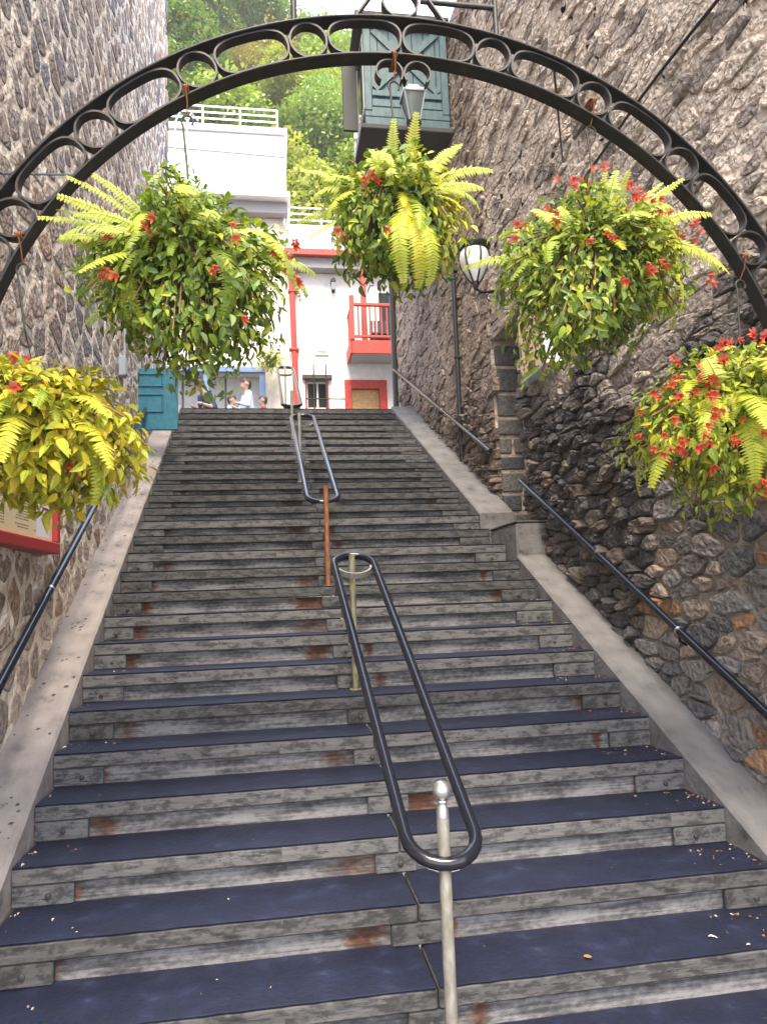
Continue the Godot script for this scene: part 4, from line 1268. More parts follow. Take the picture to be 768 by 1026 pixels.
	mb.bx(-W + 0.03, W, 0.02, H - 0.02, -D, -0.03, 0.006)
	part("core", mb.mesh(), M.baydark, o)
	for i in 7:
		mb = MB.new()
		var x := -W + 0.04 + i * 0.146
		mb.bx(x, x + 0.14, 0.28, H - 0.04, -0.03, -0.012, 0.004)
		part("board", mb.mesh(), M.bayteal, o)
	for q in [[-W, -W + 0.09, 0.2, H], [W - 0.09, W, 0.2, H]]:
		mb = MB.new(); mb.bx(q[0], q[1], q[2], q[3], -0.03, 0.02, 0.006)
		part("stile", mb.mesh(), M.bayteal, o)
	for q in [[0.26, 0.36], [0.40, 0.48], [H - 0.1, H]]:
		mb = MB.new(); mb.bx(-W + 0.091, W - 0.091, q[0], q[1], -0.029, 0.016, 0.006)
		part("rail", mb.mesh(), M.bayteal, o)
	for s in [-1, 1]:
		mb = MB.new()
		var a := Vector3(-0.4 * s, 0.5, 0.0); var b := Vector3(0.4 * s, H - 0.12, 0.0)
		mb.flat([a + Vector3(0, 0, 0.004 * s), b + Vector3(0, 0, 0.004 * s)], 0.022, 0.085, Vector3(-b.y + a.y, b.x - a.x, 0).normalized())
		part("cross_brace", mb.mesh(), M.bayteal, o)
	for q in [[0.0, 0.12], [0.125, 0.255]]:
		mb = MB.new(); mb.bx(-W, W, q[0], q[1], -0.03, 0.012, 0.006)
		part("apron_board", mb.mesh(), M.bayteal, o)
	mb = MB.new(); mb.bx(-W - 0.06, W + 0.03, -0.07, -0.002, -D, 0.06, 0.01)
	part("sill", mb.mesh(), M.slate, o)
	mb = MB.new(); mb.bx(-W - 0.1, W + 0.03, H + 0.002, H + 0.06, -D, 0.1, 0.01)
	part("cap", mb.mesh(), M.slate, o)
	for i in 2:
		mb = MB.new(); mb.bx(-W + 0.002, -W + 0.028, 0.3, H - 0.1, -0.6 - i * 0.58, -0.1 - i * 0.58, 0.004)
		var sash := part("sash", mb.mesh(), M.white, o)
		mb = MB.new(); mb.bx(-W - 0.004, -W + 0.001, 0.36, H - 0.16, -0.55 - i * 0.58, -0.15 - i * 0.58, 0.001)
		part("pane", mb.mesh(), M.window, sash)
	mb = MB.new(); mb.bx(-W - 0.22, -W - 0.03, 0.25, H - 0.1, -0.5, -0.46, 0.006)
	part("shutter", mb.mesh(), M.baydark, o)
	mb = MB.new(); mb.bx(-W - 0.05, -W + 0.035, H - 0.3, H - 0.24, -0.49, -0.47, 0.004)
	part("shutter_arm", mb.mesh(), M.baydark, o)
	# lantern below the bay
	o = thing("wall_lantern", Vector3(1.69, 7.14, -7.62), "tapered grey glass lantern fixed to the foot of the teal bay", "lantern")
	mb = MB.new()
	mb.lathe(Transform3D(Basis(Vector3.UP, PI / 4), Vector3.ZERO), [Vector2(0.085, 0.12), Vector2(0.175, 0.44)], 4)
	part("glass", mb.mesh(), M.frost, o)
	for i in 4:
		var a := TAU * i / 4 + PI / 4
		mb = MB.new()
		mb.tube([Vector3(cos(a) * 0.088, 0.11, sin(a) * 0.088), Vector3(cos(a) * 0.18, 0.45, sin(a) * 0.18)], 0.011, 6)
		part("corner_bar", mb.mesh(), M.greybox, o)
	mb = MB.new()
	mb.lathe(Transform3D(Basis(Vector3.UP, PI / 4), Vector3.ZERO), [Vector2(0.19, 0.43), Vector2(0.2, 0.46), Vector2(0.1, 0.53), Vector2(0.09, 0.56), Vector2(0.03, 0.58), Vector2(0.0, 0.6)], 4)
	part("roof", mb.mesh(), M.greybox, o)
	mb = MB.new()
	mb.lathe(Transform3D(), [Vector2(0.0, 0.0), Vector2(0.03, 0.02), Vector2(0.04, 0.06), Vector2(0.09, 0.1), Vector2(0.09, 0.125)], 12)
	part("base", mb.mesh(), M.slate, o)
	mb = MB.new()
	mb.tube([Vector3(0, 0.03, 0), Vector3(0, 0.0, -0.15), Vector3(0, 0.16, -0.345)], 0.014, 8)
	part("arm", mb.mesh(), M.slate, o)

# ---------------------------------------------------------------- buildings at the head of the stairs
func build_town() -> void:
	var Z := -16.0
	var o := thing("white_house", Vector3(1.5, 4.62, Z), "white stuccoed house with red balcony, red door and red downpipe at the stair head", "house")
	var add := func(called: String, x0: float, x1: float, y0: float, y1: float, z0: float, z1: float, m: Material, par: Node = null, bev := 0.01) -> MeshInstance3D:
		var mb := MB.new()
		mb.bx(x0 - 1.5, x1 - 1.5, y0 - 4.62, y1 - 4.62, z0, z1, bev)
		return part(called, mb.mesh(), m, par if par else o)
	# wall with real openings for the door and the barred window
	add.call("wall", 0.42, 0.74, 4.62, 9.35, -6, 0.0, M.stucco)
	add.call("wall", 0.74, 1.26, 6.8, 9.35, -6, 0.0, M.stucco)
	add.call("wall", 0.74, 1.26, 4.62, 5.5, -6, 0.0, M.stucco)
	add.call("wall", 1.26, 1.70, 4.62, 9.35, -6, 0.0, M.stucco)
	add.call("wall", 1.70, 2.55, 6.66, 9.35, -6, 0.0, M.stucco)
	add.call("wall", 2.55, 9.0, 4.62, 9.35, -6, 0.0, M.stucco)
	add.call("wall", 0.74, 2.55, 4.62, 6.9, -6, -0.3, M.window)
	add.call("parapet", 0.42, 9.0, 9.76, 10.5, -6, 0.1, M.stucco)
	add.call("soffit", 0.34, 9.0, 9.352, 9.62, -6, 0.28, M.soffit)
	add.call("gutter", 0.30, 9.0, 9.60, 9.755, 0.1, 0.42, M.red)
	# door
	var df: MeshInstance3D = add.call("door_frame", 1.63, 1.79, 4.62, 6.76, -0.1, 0.06, M.red)
	add.call("door_frame", 2.44, 2.62, 4.62, 6.76, -0.1, 0.06, M.red)
	add.call("door_frame", 1.792, 2.438, 6.55, 6.758, -0.1, 0.058, M.red)
	var dr: MeshInstance3D = add.call("door", 1.792, 2.438, 4.62, 6.548, -0.16, -0.04, M.kraft)
	add.call("handle", 1.86, 1.9, 5.6, 5.72, -0.04, 0.0, M.black, dr)
	# window with bars
	var wf: MeshInstance3D = add.call("window", 0.80, 1.20, 5.5, 6.72, -0.24, -0.2, M.window)
	for x in [0.742, 0.985, 1.215]: add.call("frame", x, x + 0.045, 5.5, 6.75, -0.2, -0.12, M.white, wf)
	for y in [5.5, 6.1, 6.72]: add.call("glazing_bar", 0.788, 1.214, y, y + 0.04, -0.19, -0.14, M.white, wf)
	add.call("lintel", 0.66, 1.34, 6.76, 6.86, -0.02, 0.1, M.slate)
	for x in [0.72, 1.22]:
		add.call("window_jamb", x, x + 0.035, 5.5, 6.758, -0.11, 0.03, M.redframe)
	for x in [0.9, 1.18]: add.call("window_bar", x, x + 0.028, 5.3, 7.1, 0.12, 0.15, M.black)
	for y in [6.25, 5.6]: add.call("window_bar", 0.72, 1.62, y, y + 0.028, 0.152, 0.18, M.black)
	add.call("meter_case", 1.40, 1.55, 6.05, 6.30, 0.0, 0.12, M.white)
	var pq: MeshInstance3D = add.call("plaque", 0.96, 1.28, 7.34, 7.53, 0.002, 0.03, M.cream)
	add.call("plaque_band", 1.02, 1.22, 7.41, 7.45, 0.03, 0.034, M.kraft, pq, 0.001)
	# downpipe
	var mb := MB.new()
	mb.tube([Vector3(-1.05, 4.98, 0.3), Vector3(-1.05, 4.8, 0.1), Vector3(-1.04, 4.6, 0.08), Vector3(-0.96, 0.1, 0.08)], 0.065, 10)
	var dp := part("downpipe", mb.mesh(), M.red, o)
	for y in [1.2, 2.8, 4.2]:
		mb = MB.new(); mb.bx(-1.13, -0.9, y, y + 0.05, 0.0, 0.16, 0.006)
		part("clip", mb.mesh(), M.red, dp)
	# lamp
	mb = MB.new()
	mb.lathe(Transform3D(Basis(Vector3.UP, PI / 4), Vector3(-0.08, 4.2, 0.16)), [Vector2(0.05, 0.0), Vector2(0.08, 0.26), Vector2(0.09, 0.28), Vector2(0.03, 0.34), Vector2(0.0, 0.36)], 4)
	var lm := part("lamp", mb.mesh(), M.black, o)
	mb = MB.new(); mb.bx(-0.1, -0.06, 4.4, 4.5, 0.0, 0.16, 0.004)
	part("lamp_arm", mb.mesh(), M.black, lm)
	mb = MB.new(); mb.bx(-0.125, -0.035, 4.24, 4.42, 0.2, 0.232, 0.002)
	part("lamp_pane", mb.mesh(), M.frost, lm)
	# balcony
	var b0 := 1.76; var fz := 0.75
	var fl: MeshInstance3D = add.call("balcony", b0, 4.2, 7.16, 7.24, 0.0, fz, M.soffit)
	add.call("fascia", b0 - 0.02, 4.2, 7.13, 7.44, fz, fz + 0.05, M.red, fl)
	add.call("fascia", b0 - 0.06, b0 - 0.022, 7.13, 7.44, 0.0, fz + 0.05, M.red, fl)
	add.call("balcony_rail", b0, 4.2, 7.50, 7.56, fz, fz + 0.05, M.red)
	add.call("balcony_rail", b0, 4.2, 8.24, 8.31, fz - 0.02, fz + 0.06, M.red)
	add.call("balcony_rail", b0 - 0.03, b0 + 0.03, 8.24, 8.30, 0.0, fz - 0.03, M.red)
	add.call("balcony_rail", b0 - 0.03, b0 + 0.02, 7.50, 7.55, 0.0, fz - 0.03, M.red)
	for i in 18: add.call("baluster", b0 + 0.13 + i * 0.13, b0 + 0.165 + i * 0.13, 7.562, 8.238, fz + 0.005, fz + 0.04, M.red)
	for i in 7: add.call("baluster", b0 - 0.015, b0 + 0.015, 7.552, 8.238, 0.08 + i * 0.09, 0.105 + i * 0.09, M.red)
	add.call("newel", b0 - 0.05, b0 + 0.05, 7.44, 8.48, fz - 0.03, fz + 0.07, M.red)
	add.call("newel", b0 + 0.26, b0 + 0.38, 7.24, 9.352, 0.4, 0.52, M.red)
	add.call("balcony_door", 2.5, 3.3, 7.25, 8.9, 0.002, 0.04, M.window)
	# chair on the balcony
	var ch := thing("balcony_chair", Vector3(2.45, 7.24, Z + 0.4), "dark slatted chair standing on the red balcony", "chair")
	for q in [[-0.2, -0.17], [0.17, 0.2]]:
		for w in [[-0.2, -0.17], [0.17, 0.2]]:
			mb = MB.new(); mb.bx(q[0], q[1], 0.0, 0.42, w[0], w[1], 0.004); part("leg", mb.mesh(), M.slate, ch)
	mb = MB.new(); mb.bx(-0.22, 0.22, 0.42, 0.46, -0.22, 0.22, 0.008); part("seat", mb.mesh(), M.slate, ch)
	for i in 5:
		mb = MB.new(); mb.bx(-0.2 + i * 0.085, -0.14 + i * 0.085, 0.46, 0.9, -0.22, -0.19, 0.004); part("back_slat", mb.mesh(), M.slate, ch)
	# terrace railing over the parapet
	fence("white metal railing on the roof terrace of the house with the red balcony", Vector3(0.32, 10.5, Z + 0.02), 3.5, 0.46, 3)
	# shop front with blue posts
	var s := thing("shop_front", Vector3(-2, 4.62, Z), "cream-white shop front with slim blue posts beside the red downpipe", "shop front")
	var adds := func(called: String, x0: float, x1: float, y0: float, y1: float, z0: float, z1: float, m: Material, par: Node = null) -> MeshInstance3D:
		var q := MB.new()
		q.bx(x0 + 2, x1 + 2, y0 - 4.62, y1 - 4.62, z0, z1, 0.008)
		return part(called, q.mesh(), m, par if par else s)
	adds.call("wall", -6.0, 0.418, 6.95, 10.7, -6, -0.05, M.cream)
	adds.call("wall", -0.2, 0.418, 4.62, 6.948, -6, -0.05, M.cream)
	adds.call("wall", -6.0, -0.2, 4.62, 6.948, -6, -0.5, M.stucco)
	for x in [-2.6, -1.56, -0.31]: adds.call("post", x, x + 0.13, 4.62, 6.9, -0.1, 0.06, M.blue)
	for x in [-2.05, -1.1]: adds.call("mullion", x, x + 0.04, 4.62, 6.9, -0.2, -0.12, M.slate)
	adds.call("beam", -6.0, -0.18, 6.9, 7.02, -0.048, 0.1, M.blue)
	var hk := thing("basket_bracket", Vector3(-0.05, 7.4, Z), "black iron bracket holding the small basket on the shop front", "bracket")
	mb = MB.new()
	mb.tube([Vector3(0, 0.1, -0.05), Vector3(0, 0.12, 0.4), Vector3(0, 0.06, 0.41)], 0.015, 6)
	part("arm", mb.mesh(), M.black, hk)
	# upper white block
	var w := thing("upper_house", Vector3(-2, 10.6, Z), "plain bright white upper storey with parapet and wall ladder above the shop front", "house")
	var addw := func(called: String, x0: float, x1: float, y0: float, y1: float, z0: float, z1: float, m: Material) -> MeshInstance3D:
		var q := MB.new()
		q.bx(x0 + 2, x1 + 2, y0 - 10.6, y1 - 10.6, z0, z1, 0.01)
		return part(called, q.mesh(), m, w)
	addw.call("wall", -6.0, 0.38, 11.12, 12.58, -5, 0.3, M.stucco)
	addw.call("coping", -6.0, 0.42, 12.582, 12.74, -5, 0.36, M.stucco)
	addw.call("ledge", -6.0, 0.46, 10.98, 11.118, -5, 0.42, M.white)
	addw.call("eave", -6.0, 0.40, 10.7, 10.978, -5, 0.2, M.soffit)
	mb = MB.new()
	for x in [-2.12, -1.86]:
		mb.tube([Vector3(x + 2, 0.55, 0.38), Vector3(x + 2, 2.1, 0.38), Vector3(x + 2.1, 2.38, 0.34), Vector3(x + 2.24, 2.3, 0.2)], 0.022, 6)
	part("ladder", mb.mesh(), M.greybox, w)
	mb = MB.new()
	mb.tube([Vector3(-4, 1.62, 0.33), Vector3(0.2, 1.5, 0.33), Vector3(2.36, 1.42, 0.33)], 0.018, 6)
	part("conduit", mb.mesh(), M.soffit, w)
	fence("long white metal railing along the parapet of the bright upper storey", Vector3(-5.0, 12.74, Z + 0.1), 5.2, 0.62, 4)
	# landing and street
	mb = MB.new()
	mb.bx(-14, 14, 4.0, 4.612, -19, nose_z(STEPS_TOP) - 0.34, 0.01)
	struct("landing", mb.mesh(), M.ground)

func fence(label: String, at: Vector3, len: float, h: float, rails: int) -> void:
	var o := thing("railing", at, label, "railing")
	for i in rails:
		var y := h * (i + 1.0) / rails
		var mb := MB.new(); mb.tube([Vector3(0, y, 0), Vector3(len, y, 0)], 0.018, 6)
		part("rail", mb.mesh(), M.white, o)
	var n := int(len / 0.85)
	for i in n + 1:
		var mb := MB.new(); mb.tube([Vector3(len * i / n, 0, 0), Vector3(len * i / n, h, 0)], 0.024, 6)
		part("post", mb.mesh(), M.white, o)

# ---------------------------------------------------------------- hillside trees
func build_hill() -> void:
	var mb := MB.new()
	var f := FastNoiseLite.new(); f.seed = 3; f.frequency = 0.07
	var nx := 40; var nz := 24
	for i in nx + 1:
		for j in nz + 1:
			var x := lerpf(-45, 45, float(i) / nx); var t := float(j) / nz
			var z := lerpf(-21, -60, t)
			mb.vert(Vector3(x, 5.0 + 30.0 * pow(t, 0.75) + f.get_noise_2d(x, z * 2) * 2.0, z), Vector3.UP, Vector2.ZERO)
	for i in nx:
		for j in nz:
			var a := i * (nz + 1) + j
			mb.ix.append_array([a, a + 1, a + nz + 2, a, a + nz + 2, a + nz + 1])
	mb.smooth_from(0, 0)
	if mb.n[100].y < 0:
		for i in mb.n.size(): mb.n[i] = -mb.n[i]
		for i in range(0, mb.ix.size(), 3):
			var t := mb.ix[i]; mb.ix[i] = mb.ix[i + 1]; mb.ix[i + 1] = t
	struct("hillside", mb.mesh(), M.hill)
	# leaf clump shared by all crowns
	var r := RandomNumberGenerator.new(); r.seed = 17
	var cl := MB.new()
	for i in 16:
		var p := Vector3(r.randfn(), r.randfn() * 0.7, r.randfn()) * 0.2
		var d := Vector3(r.randf_range(-1, 1), r.randf_range(-0.8, 0.2), r.randf_range(-1, 1)).normalized()
		var sd := d.cross(Vector3(r.randf_range(-0.4, 0.4), 1, r.randf_range(-0.4, 0.4))).normalized()
		var L := r.randf_range(0.14, 0.24)
		cl.tri(p, p + d * L * 0.5 + sd * L * 0.3, p + d * L); cl.tri(p, p + d * L, p + d * L * 0.5 - sd * L * 0.3)
	var clump := cl.mesh()
	var kinds := [
		[Color(0.13, 0.2, 0.055), "dark green maple"], [Color(0.25, 0.33, 0.075), "light green maple"],
		[Color(0.36, 0.38, 0.09), "yellowing"], [Color(0.19, 0.27, 0.08), "mid green"], [Color(0.3, 0.24, 0.1), "brownish"]]
	# x, z, crown centre height, radius, kind, label
	var T := [
		[-5.6, -25.0, 17.5, 2.6, 1, "light green tree standing just over the upper white storey railing"],
		[-3.0, -25.5, 16.6, 2.2, 2, "yellowing tree behind the parapet railing of the white storey"],
		[0.6, -24.5, 16.2, 2.3, 2, "pale yellow-green tree at the end of the upper railing"],
		[2.6, -25.5, 14.2, 2.6, 0, "dark green tree filling the gap beside the upper white storey"],
		[-5.2, -29.0, 22.5, 3.2, 0, "dark green tree high on the slope beside the wall corner"],
		[-1.6, -29.0, 21.6, 3.0, 1, "light green broad tree under the iron arch on the slope"],
		[2.2, -29.5, 21.0, 3.1, 3, "mid green full tree midway up the slope beside the teal bay"],
		[5.0, -28.0, 18.5, 3.0, 1, "light green tree low on the slope behind the teal bay"],
		[-3.8, -34.0, 28.8, 3.4, 0, "dark leafy tree near the top of the slope"],
		[0.2, -35.0, 29.0, 3.2, 4, "thin brownish tree near the top of the slope"],
		[3.6, -35.0, 28.0, 3.3, 1, "bright green tree high on the slope toward the open sky"],
		[-7.5, -34.0, 27.0, 3.4, 3, "mid green tree high behind the pale mortared wall"],
		[7.5, -33.0, 24.0, 3.4, 3, "mid green tree high behind the teal bay"],
		[6.0, -24.5, 13.5, 2.6, 1, "light green tree behind the house with the red balcony"],
		[1.0, -32.0, 25.2, 2.9, 2, "yellow-green tree below the brownish one on the slope"],
		[-5.0, -39.0, 35.5, 3.6, 0, "dark green tree at the crest of the slope by the wall corner"],
		[-1.0, -40.0, 36.0, 3.4, 3, "pale mid green tree at the crest beside the brownish one"],
		[3.2, -41.0, 35.0, 3.6, 1, "light green tree at the crest of the slope above the bright green one"],
		[-9.0, -27.0, 19.0, 3.2, 0, "dark tree on the slope hidden mostly by the wall"],
	]
	for q in T:
		var rr := RandomNumberGenerator.new(); rr.seed = int(q[0] * 100 + 5000)
		var gz: float = q[1]
		var tt := (-21.0 - gz) / 39.0
		var gy := 5.0 + 30.0 * pow(maxf(tt, 0.0), 0.75) + f.get_noise_2d(q[0], gz * 2) * 2.0 - 0.4
		var o := thing("hillside_tree", Vector3(q[0], gy, gz), q[5], "tree", "trees on the slope behind the houses")
		var cy: float = q[2] - gy; var R: float = q[3]
		var tm := MB.new()
		tm.tube([Vector3.ZERO, Vector3(0.1, cy * 0.5, 0.1), Vector3(0, cy, 0)], 0.24, 8, false, [1.0, 0.7, 0.3])
		for i in 7:
			var a := rr.randf_range(0, TAU)
			var b := Vector3(0, cy * rr.randf_range(0.55, 0.9), 0)
			var e := Vector3(cos(a) * R * 0.75, cy + rr.randf_range(-0.3, 0.6) * R, sin(a) * R * 0.75)
			tm.tube([b, b.lerp(e, 0.5) + Vector3(0, 0.2, 0), e], 0.09, 5, false, [1.0, 0.6, 0.25])
		part("trunk", tm.mesh(), M.bark, o)
		var mm := MultiMesh.new()
		mm.transform_format = MultiMesh.TRANSFORM_3D; mm.use_colors = true; mm.mesh = clump
		var N := int(190 * R * R * (0.55 if q[4] == 4 else 1.0))
		mm.instance_count = N
		var lobes := []
		for i in 15:
			var d := Vector3(rr.randfn(), rr.randfn() * 0.9, rr.randfn()).normalized()
			lobes.append([Vector3(0, cy, 0) + Vector3(d.x, d.y * 1.1, d.z) * R * rr.randf_range(0.3, 0.75), R * rr.randf_range(0.28, 0.5), rr.randf_range(0.75, 1.25)])
		var base: Color = kinds[q[4]][0]
		for i in N:
			var lb: Array = lobes[rr.randi() % lobes.size()]
			var d := Vector3(rr.randfn(), rr.randfn(), rr.randfn()).normalized()
			var p: Vector3 = lb[0] + d * lb[1] * pow(rr.randf(), 0.35)
			var s := rr.randf_range(0.7, 1.3)
			mm.set_instance_transform(i, Transform3D(Basis.from_euler(Vector3(rr.randf_range(-0.5, 0.5), rr.randf_range(0, TAU), rr.randf_range(-0.5, 0.5))).scaled(Vector3.ONE * s), p))
			var g: float = lb[2] * rr.randf_range(0.8, 1.2)
			var warm := rr.randf_range(-0.04, 0.05)
			mm.set_instance_color(i, Color(maxf(0.01, base.r * g + warm), base.g * g, base.b * g))
		var cr := MultiMeshInstance3D.new()
		cr.name = "crown"; cr.multimesh = mm; cr.material_override = M.crown
		o.add_child(cr, true)
		cr.set_meta("kind", "stuff")

# ---------------------------------------------------------------- people
func body_mesh(bones: Array, cell: float) -> ArrayMesh:
	# bones: [a, b, ra, rb, colour]; smooth union of tapered capsules meshed as surface nets
	var lo := Vector3.ONE * 1e9; var hi := -lo
	for b in bones:
		for e in 2:
			lo = lo.min(b[e] - Vector3.ONE * (b[2 + e] + 0.06)); hi = hi.max(b[e] + Vector3.ONE * (b[2 + e] + 0.06))
	var n := Vector3i(((hi - lo) / cell).ceil()) + Vector3i.ONE
	var F := PackedFloat32Array(); F.resize(n.x * n.y * n.z); F.fill(1.0)
	for b in bones:
		var A: Vector3 = b[0]; var B: Vector3 = b[1]; var ra: float = b[2]; var rb: float = b[3]
		var m := maxf(ra, rb) + 0.08
		var i0 := Vector3i(((A.min(B) - Vector3.ONE * m - lo) / cell).floor()).clamp(Vector3i.ZERO, n - Vector3i.ONE)
		var i1 := Vector3i(((A.max(B) + Vector3.ONE * m - lo) / cell).ceil()).clamp(Vector3i.ZERO, n - Vector3i.ONE)
		var d := B - A; var dd := maxf(d.length_squared(), 1e-6)
		for x in range(i0.x, i1.x + 1):
			for y in range(i0.y, i1.y + 1):
				for z in range(i0.z, i1.z + 1):
					var p := lo + Vector3(x, y, z) * cell
					var t := clampf((p - A).dot(d) / dd, 0, 1)
					var v := p.distance_to(A + d * t) - lerpf(ra, rb, t)
					var id := (x * n.y + y) * n.z + z
					var u := F[id]
					var h := clampf(0.5 + 0.5 * (u - v) / 0.03, 0, 1)
					F[id] = lerpf(u, v, h) - 0.03 * h * (1 - h)
	var mb := MB.new()
	var vid := {}
	var sy := n.z; var sxx := n.y * n.z
	for x in n.x - 1:
		for y in n.y - 1:
			for z in n.z - 1:
				var id := x * sxx + y * sy + z
				var inside := 0
				var c8 := [F[id], F[id + 1], F[id + sy], F[id + sy + 1], F[id + sxx], F[id + sxx + 1], F[id + sxx + sy], F[id + sxx + sy + 1]]
				for q in c8:
					if q < 0: inside += 1
				if inside == 0 or inside == 8: continue
				var s := Vector3.ZERO; var k := 0
				for e in [[0, 1], [2, 3], [4, 5], [6, 7], [0, 2], [1, 3], [4, 6], [5, 7], [0, 4], [1, 5], [2, 6], [3, 7]]:
					var fa: float = c8[e[0]]; var fb: float = c8[e[1]]
					if (fa < 0) == (fb < 0): continue
					var pa := Vector3(e[0] >> 2, (e[0] >> 1) & 1, e[0] & 1); var pb := Vector3(e[1] >> 2, (e[1] >> 1) & 1, e[1] & 1)
					s += pa.lerp(pb, fa / (fa - fb)); k += 1
				var p := lo + (Vector3(x, y, z) + s / k) * cell
				var best := 1e9
				for b in bones:
					var d: Vector3 = b[1] - b[0]
					var t := clampf((p - b[0]).dot(d) / maxf(d.length_squared(), 1e-6), 0, 1)
					var v: float = p.distance_to(b[0] + d * t) - lerpf(b[2], b[3], t)
					if v < best: best = v; mb.col = b[4]
				vid[id] = mb.vert(p, Vector3.ZERO)
	for x in range(1, n.x - 1):
		for y in range(1, n.y - 1):
			for z in range(1, n.z - 1):
				var id := x * sxx + y * sy + z
				var fi := F[id]
				for ax in 3:
					var st: int = [sxx, sy, 1][ax]
					var fj := F[id + st]
					if (fi < 0) == (fj < 0): continue
					var u: int = [sy, 1, sxx][ax]; var w: int = [1, sxx, sy][ax]
					var a: int = vid.get(id - u - w, -1); var b: int = vid.get(id - w, -1); var c: int = vid.get(id, -1); var e: int = vid.get(id - u, -1)
					if a < 0 or b < 0 or c < 0 or e < 0: continue
					if fi < 0: mb.ix.append_array([a, c, b, a, e, c])
					else: mb.ix.append_array([a, b, c, a, c, e])
	mb.smooth_from(0, 0)
	return mb.mesh()
func person(label: String, at: Vector3, turn: float, h: float, shirt: Color, hair: Color, lean: float, arm: float, sleeves: bool) -> void:
	var k := h / 1.75
	var skin := Color(0.5, 0.3, 0.22); var trouser := Color(0.03, 0.035, 0.06)
	var V := func(x: float, y: float, z: float) -> Vector3:
		var p := Vector3(x, y, z) * k
		if p.y > 0.95 * k:
			var q := p - Vector3(0, 0.95 * k, 0)
			p = Vector3(0, 0.95 * k, 0) + Basis(Vector3.RIGHT, lean) * q
		return p
	var b := []
	for s in [-1, 1]:
		b.append([V.call(s * 0.09, 0.92, 0), V.call(s * 0.1, 0.5, 0.02), 0.085 * k, 0.06 * k, trouser])
		b.append([V.call(s * 0.1, 0.5, 0.02), V.call(s * 0.1, 0.09, -0.02), 0.058 * k, 0.04 * k, trouser])
		b.append([V.call(s * 0.1, 0.045, -0.03), V.call(s * 0.11, 0.04, 0.15), 0.045 * k, 0.035 * k, Color(0.05, 0.05, 0.05)])
		var el: Vector3 = V.call(s * 0.25, 1.13, 0.02 + 0.1 * arm); var hd: Vector3 = V.call(s * (0.2 - 0.05 * arm), 0.95 + 0.38 * arm, 0.1 + 0.2 * arm)
		b.append([V.call(s * 0.18, 1.41, 0), el, 0.052 * k, 0.04 * k, shirt])
		b.append([el, hd, 0.038 * k, 0.028 * k, shirt if sleeves else skin])
		b.append([hd, hd + (hd - el).normalized() * 0.09, 0.033 * k, 0.02 * k, skin])
	b.append([V.call(0, 0.95, 0), V.call(0, 1.15, 0), 0.135 * k, 0.125 * k, shirt])
	b.append([V.call(-0.05, 1.15, 0), V.call(-0.09, 1.37, 0), 0.11 * k, 0.085 * k, shirt])
	b.append([V.call(0.05, 1.15, 0), V.call(0.09, 1.37, 0), 0.11 * k, 0.085 * k, shirt])
	b.append([V.call(0, 1.42, 0), V.call(0, 1.53, 0.015), 0.05 * k, 0.048 * k, skin])
	b.append([V.call(0, 1.58, 0.03), V.call(0, 1.64, 0.012), 0.066 * k, 0.088 * k, skin])
	b.append([V.call(0, 1.615, 0.09), V.call(0, 1.585, 0.118), 0.012 * k, 0.016 * k, skin])
	b.append([V.call(0, 1.665, -0.02), V.call(0, 1.685, 0.02), 0.092 * k, 0.082 * k, hair])
	b.append([V.call(0, 1.60, -0.05), V.call(0, 1.66, -0.03), 0.06 * k, 0.09 * k, hair])
	for s in [-1, 1]: b.append([V.call(s * 0.085, 1.61, 0.0), V.call(s * 0.088, 1.63, 0.0), 0.016 * k, 0.018 * k, skin])
	var o := thing("person", at, label, "person")
	o.rotation.y = turn
	part("body", body_mesh(b, 0.022), M.skin, o)
func build_people() -> void:
	var dk := Color(0.012, 0.01, 0.01)
	person("dark-haired person in a pale shirt with navy sleeves standing at the shop front", Vector3(-0.54, 4.612, -14.9), -1.2, 1.8, Color(0.45, 0.52, 0.66), dk, 0.05, 0.6, true)
	person("person in a navy shirt bending over beside the blue post", Vector3(-1.2, 4.612, -14.6), -0.9, 1.72, Color(0.012, 0.02, 0.07), dk, 0.55, 0.9, false)
	person("brown-haired person in a maroon top beside the blue post under the small basket", Vector3(-0.2, 4.612, -15.2), -1.5, 1.52, Color(0.16, 0.02, 0.03), Color(0.03, 0.018, 0.012), 0.05, 0.2, true)
	person("person in a light turquoise top behind the navy-shirted one", Vector3(-0.92, 4.612, -15.3), 1.3, 1.55, Color(0.3, 0.6, 0.66), dk, 0.05, 0.2, true)

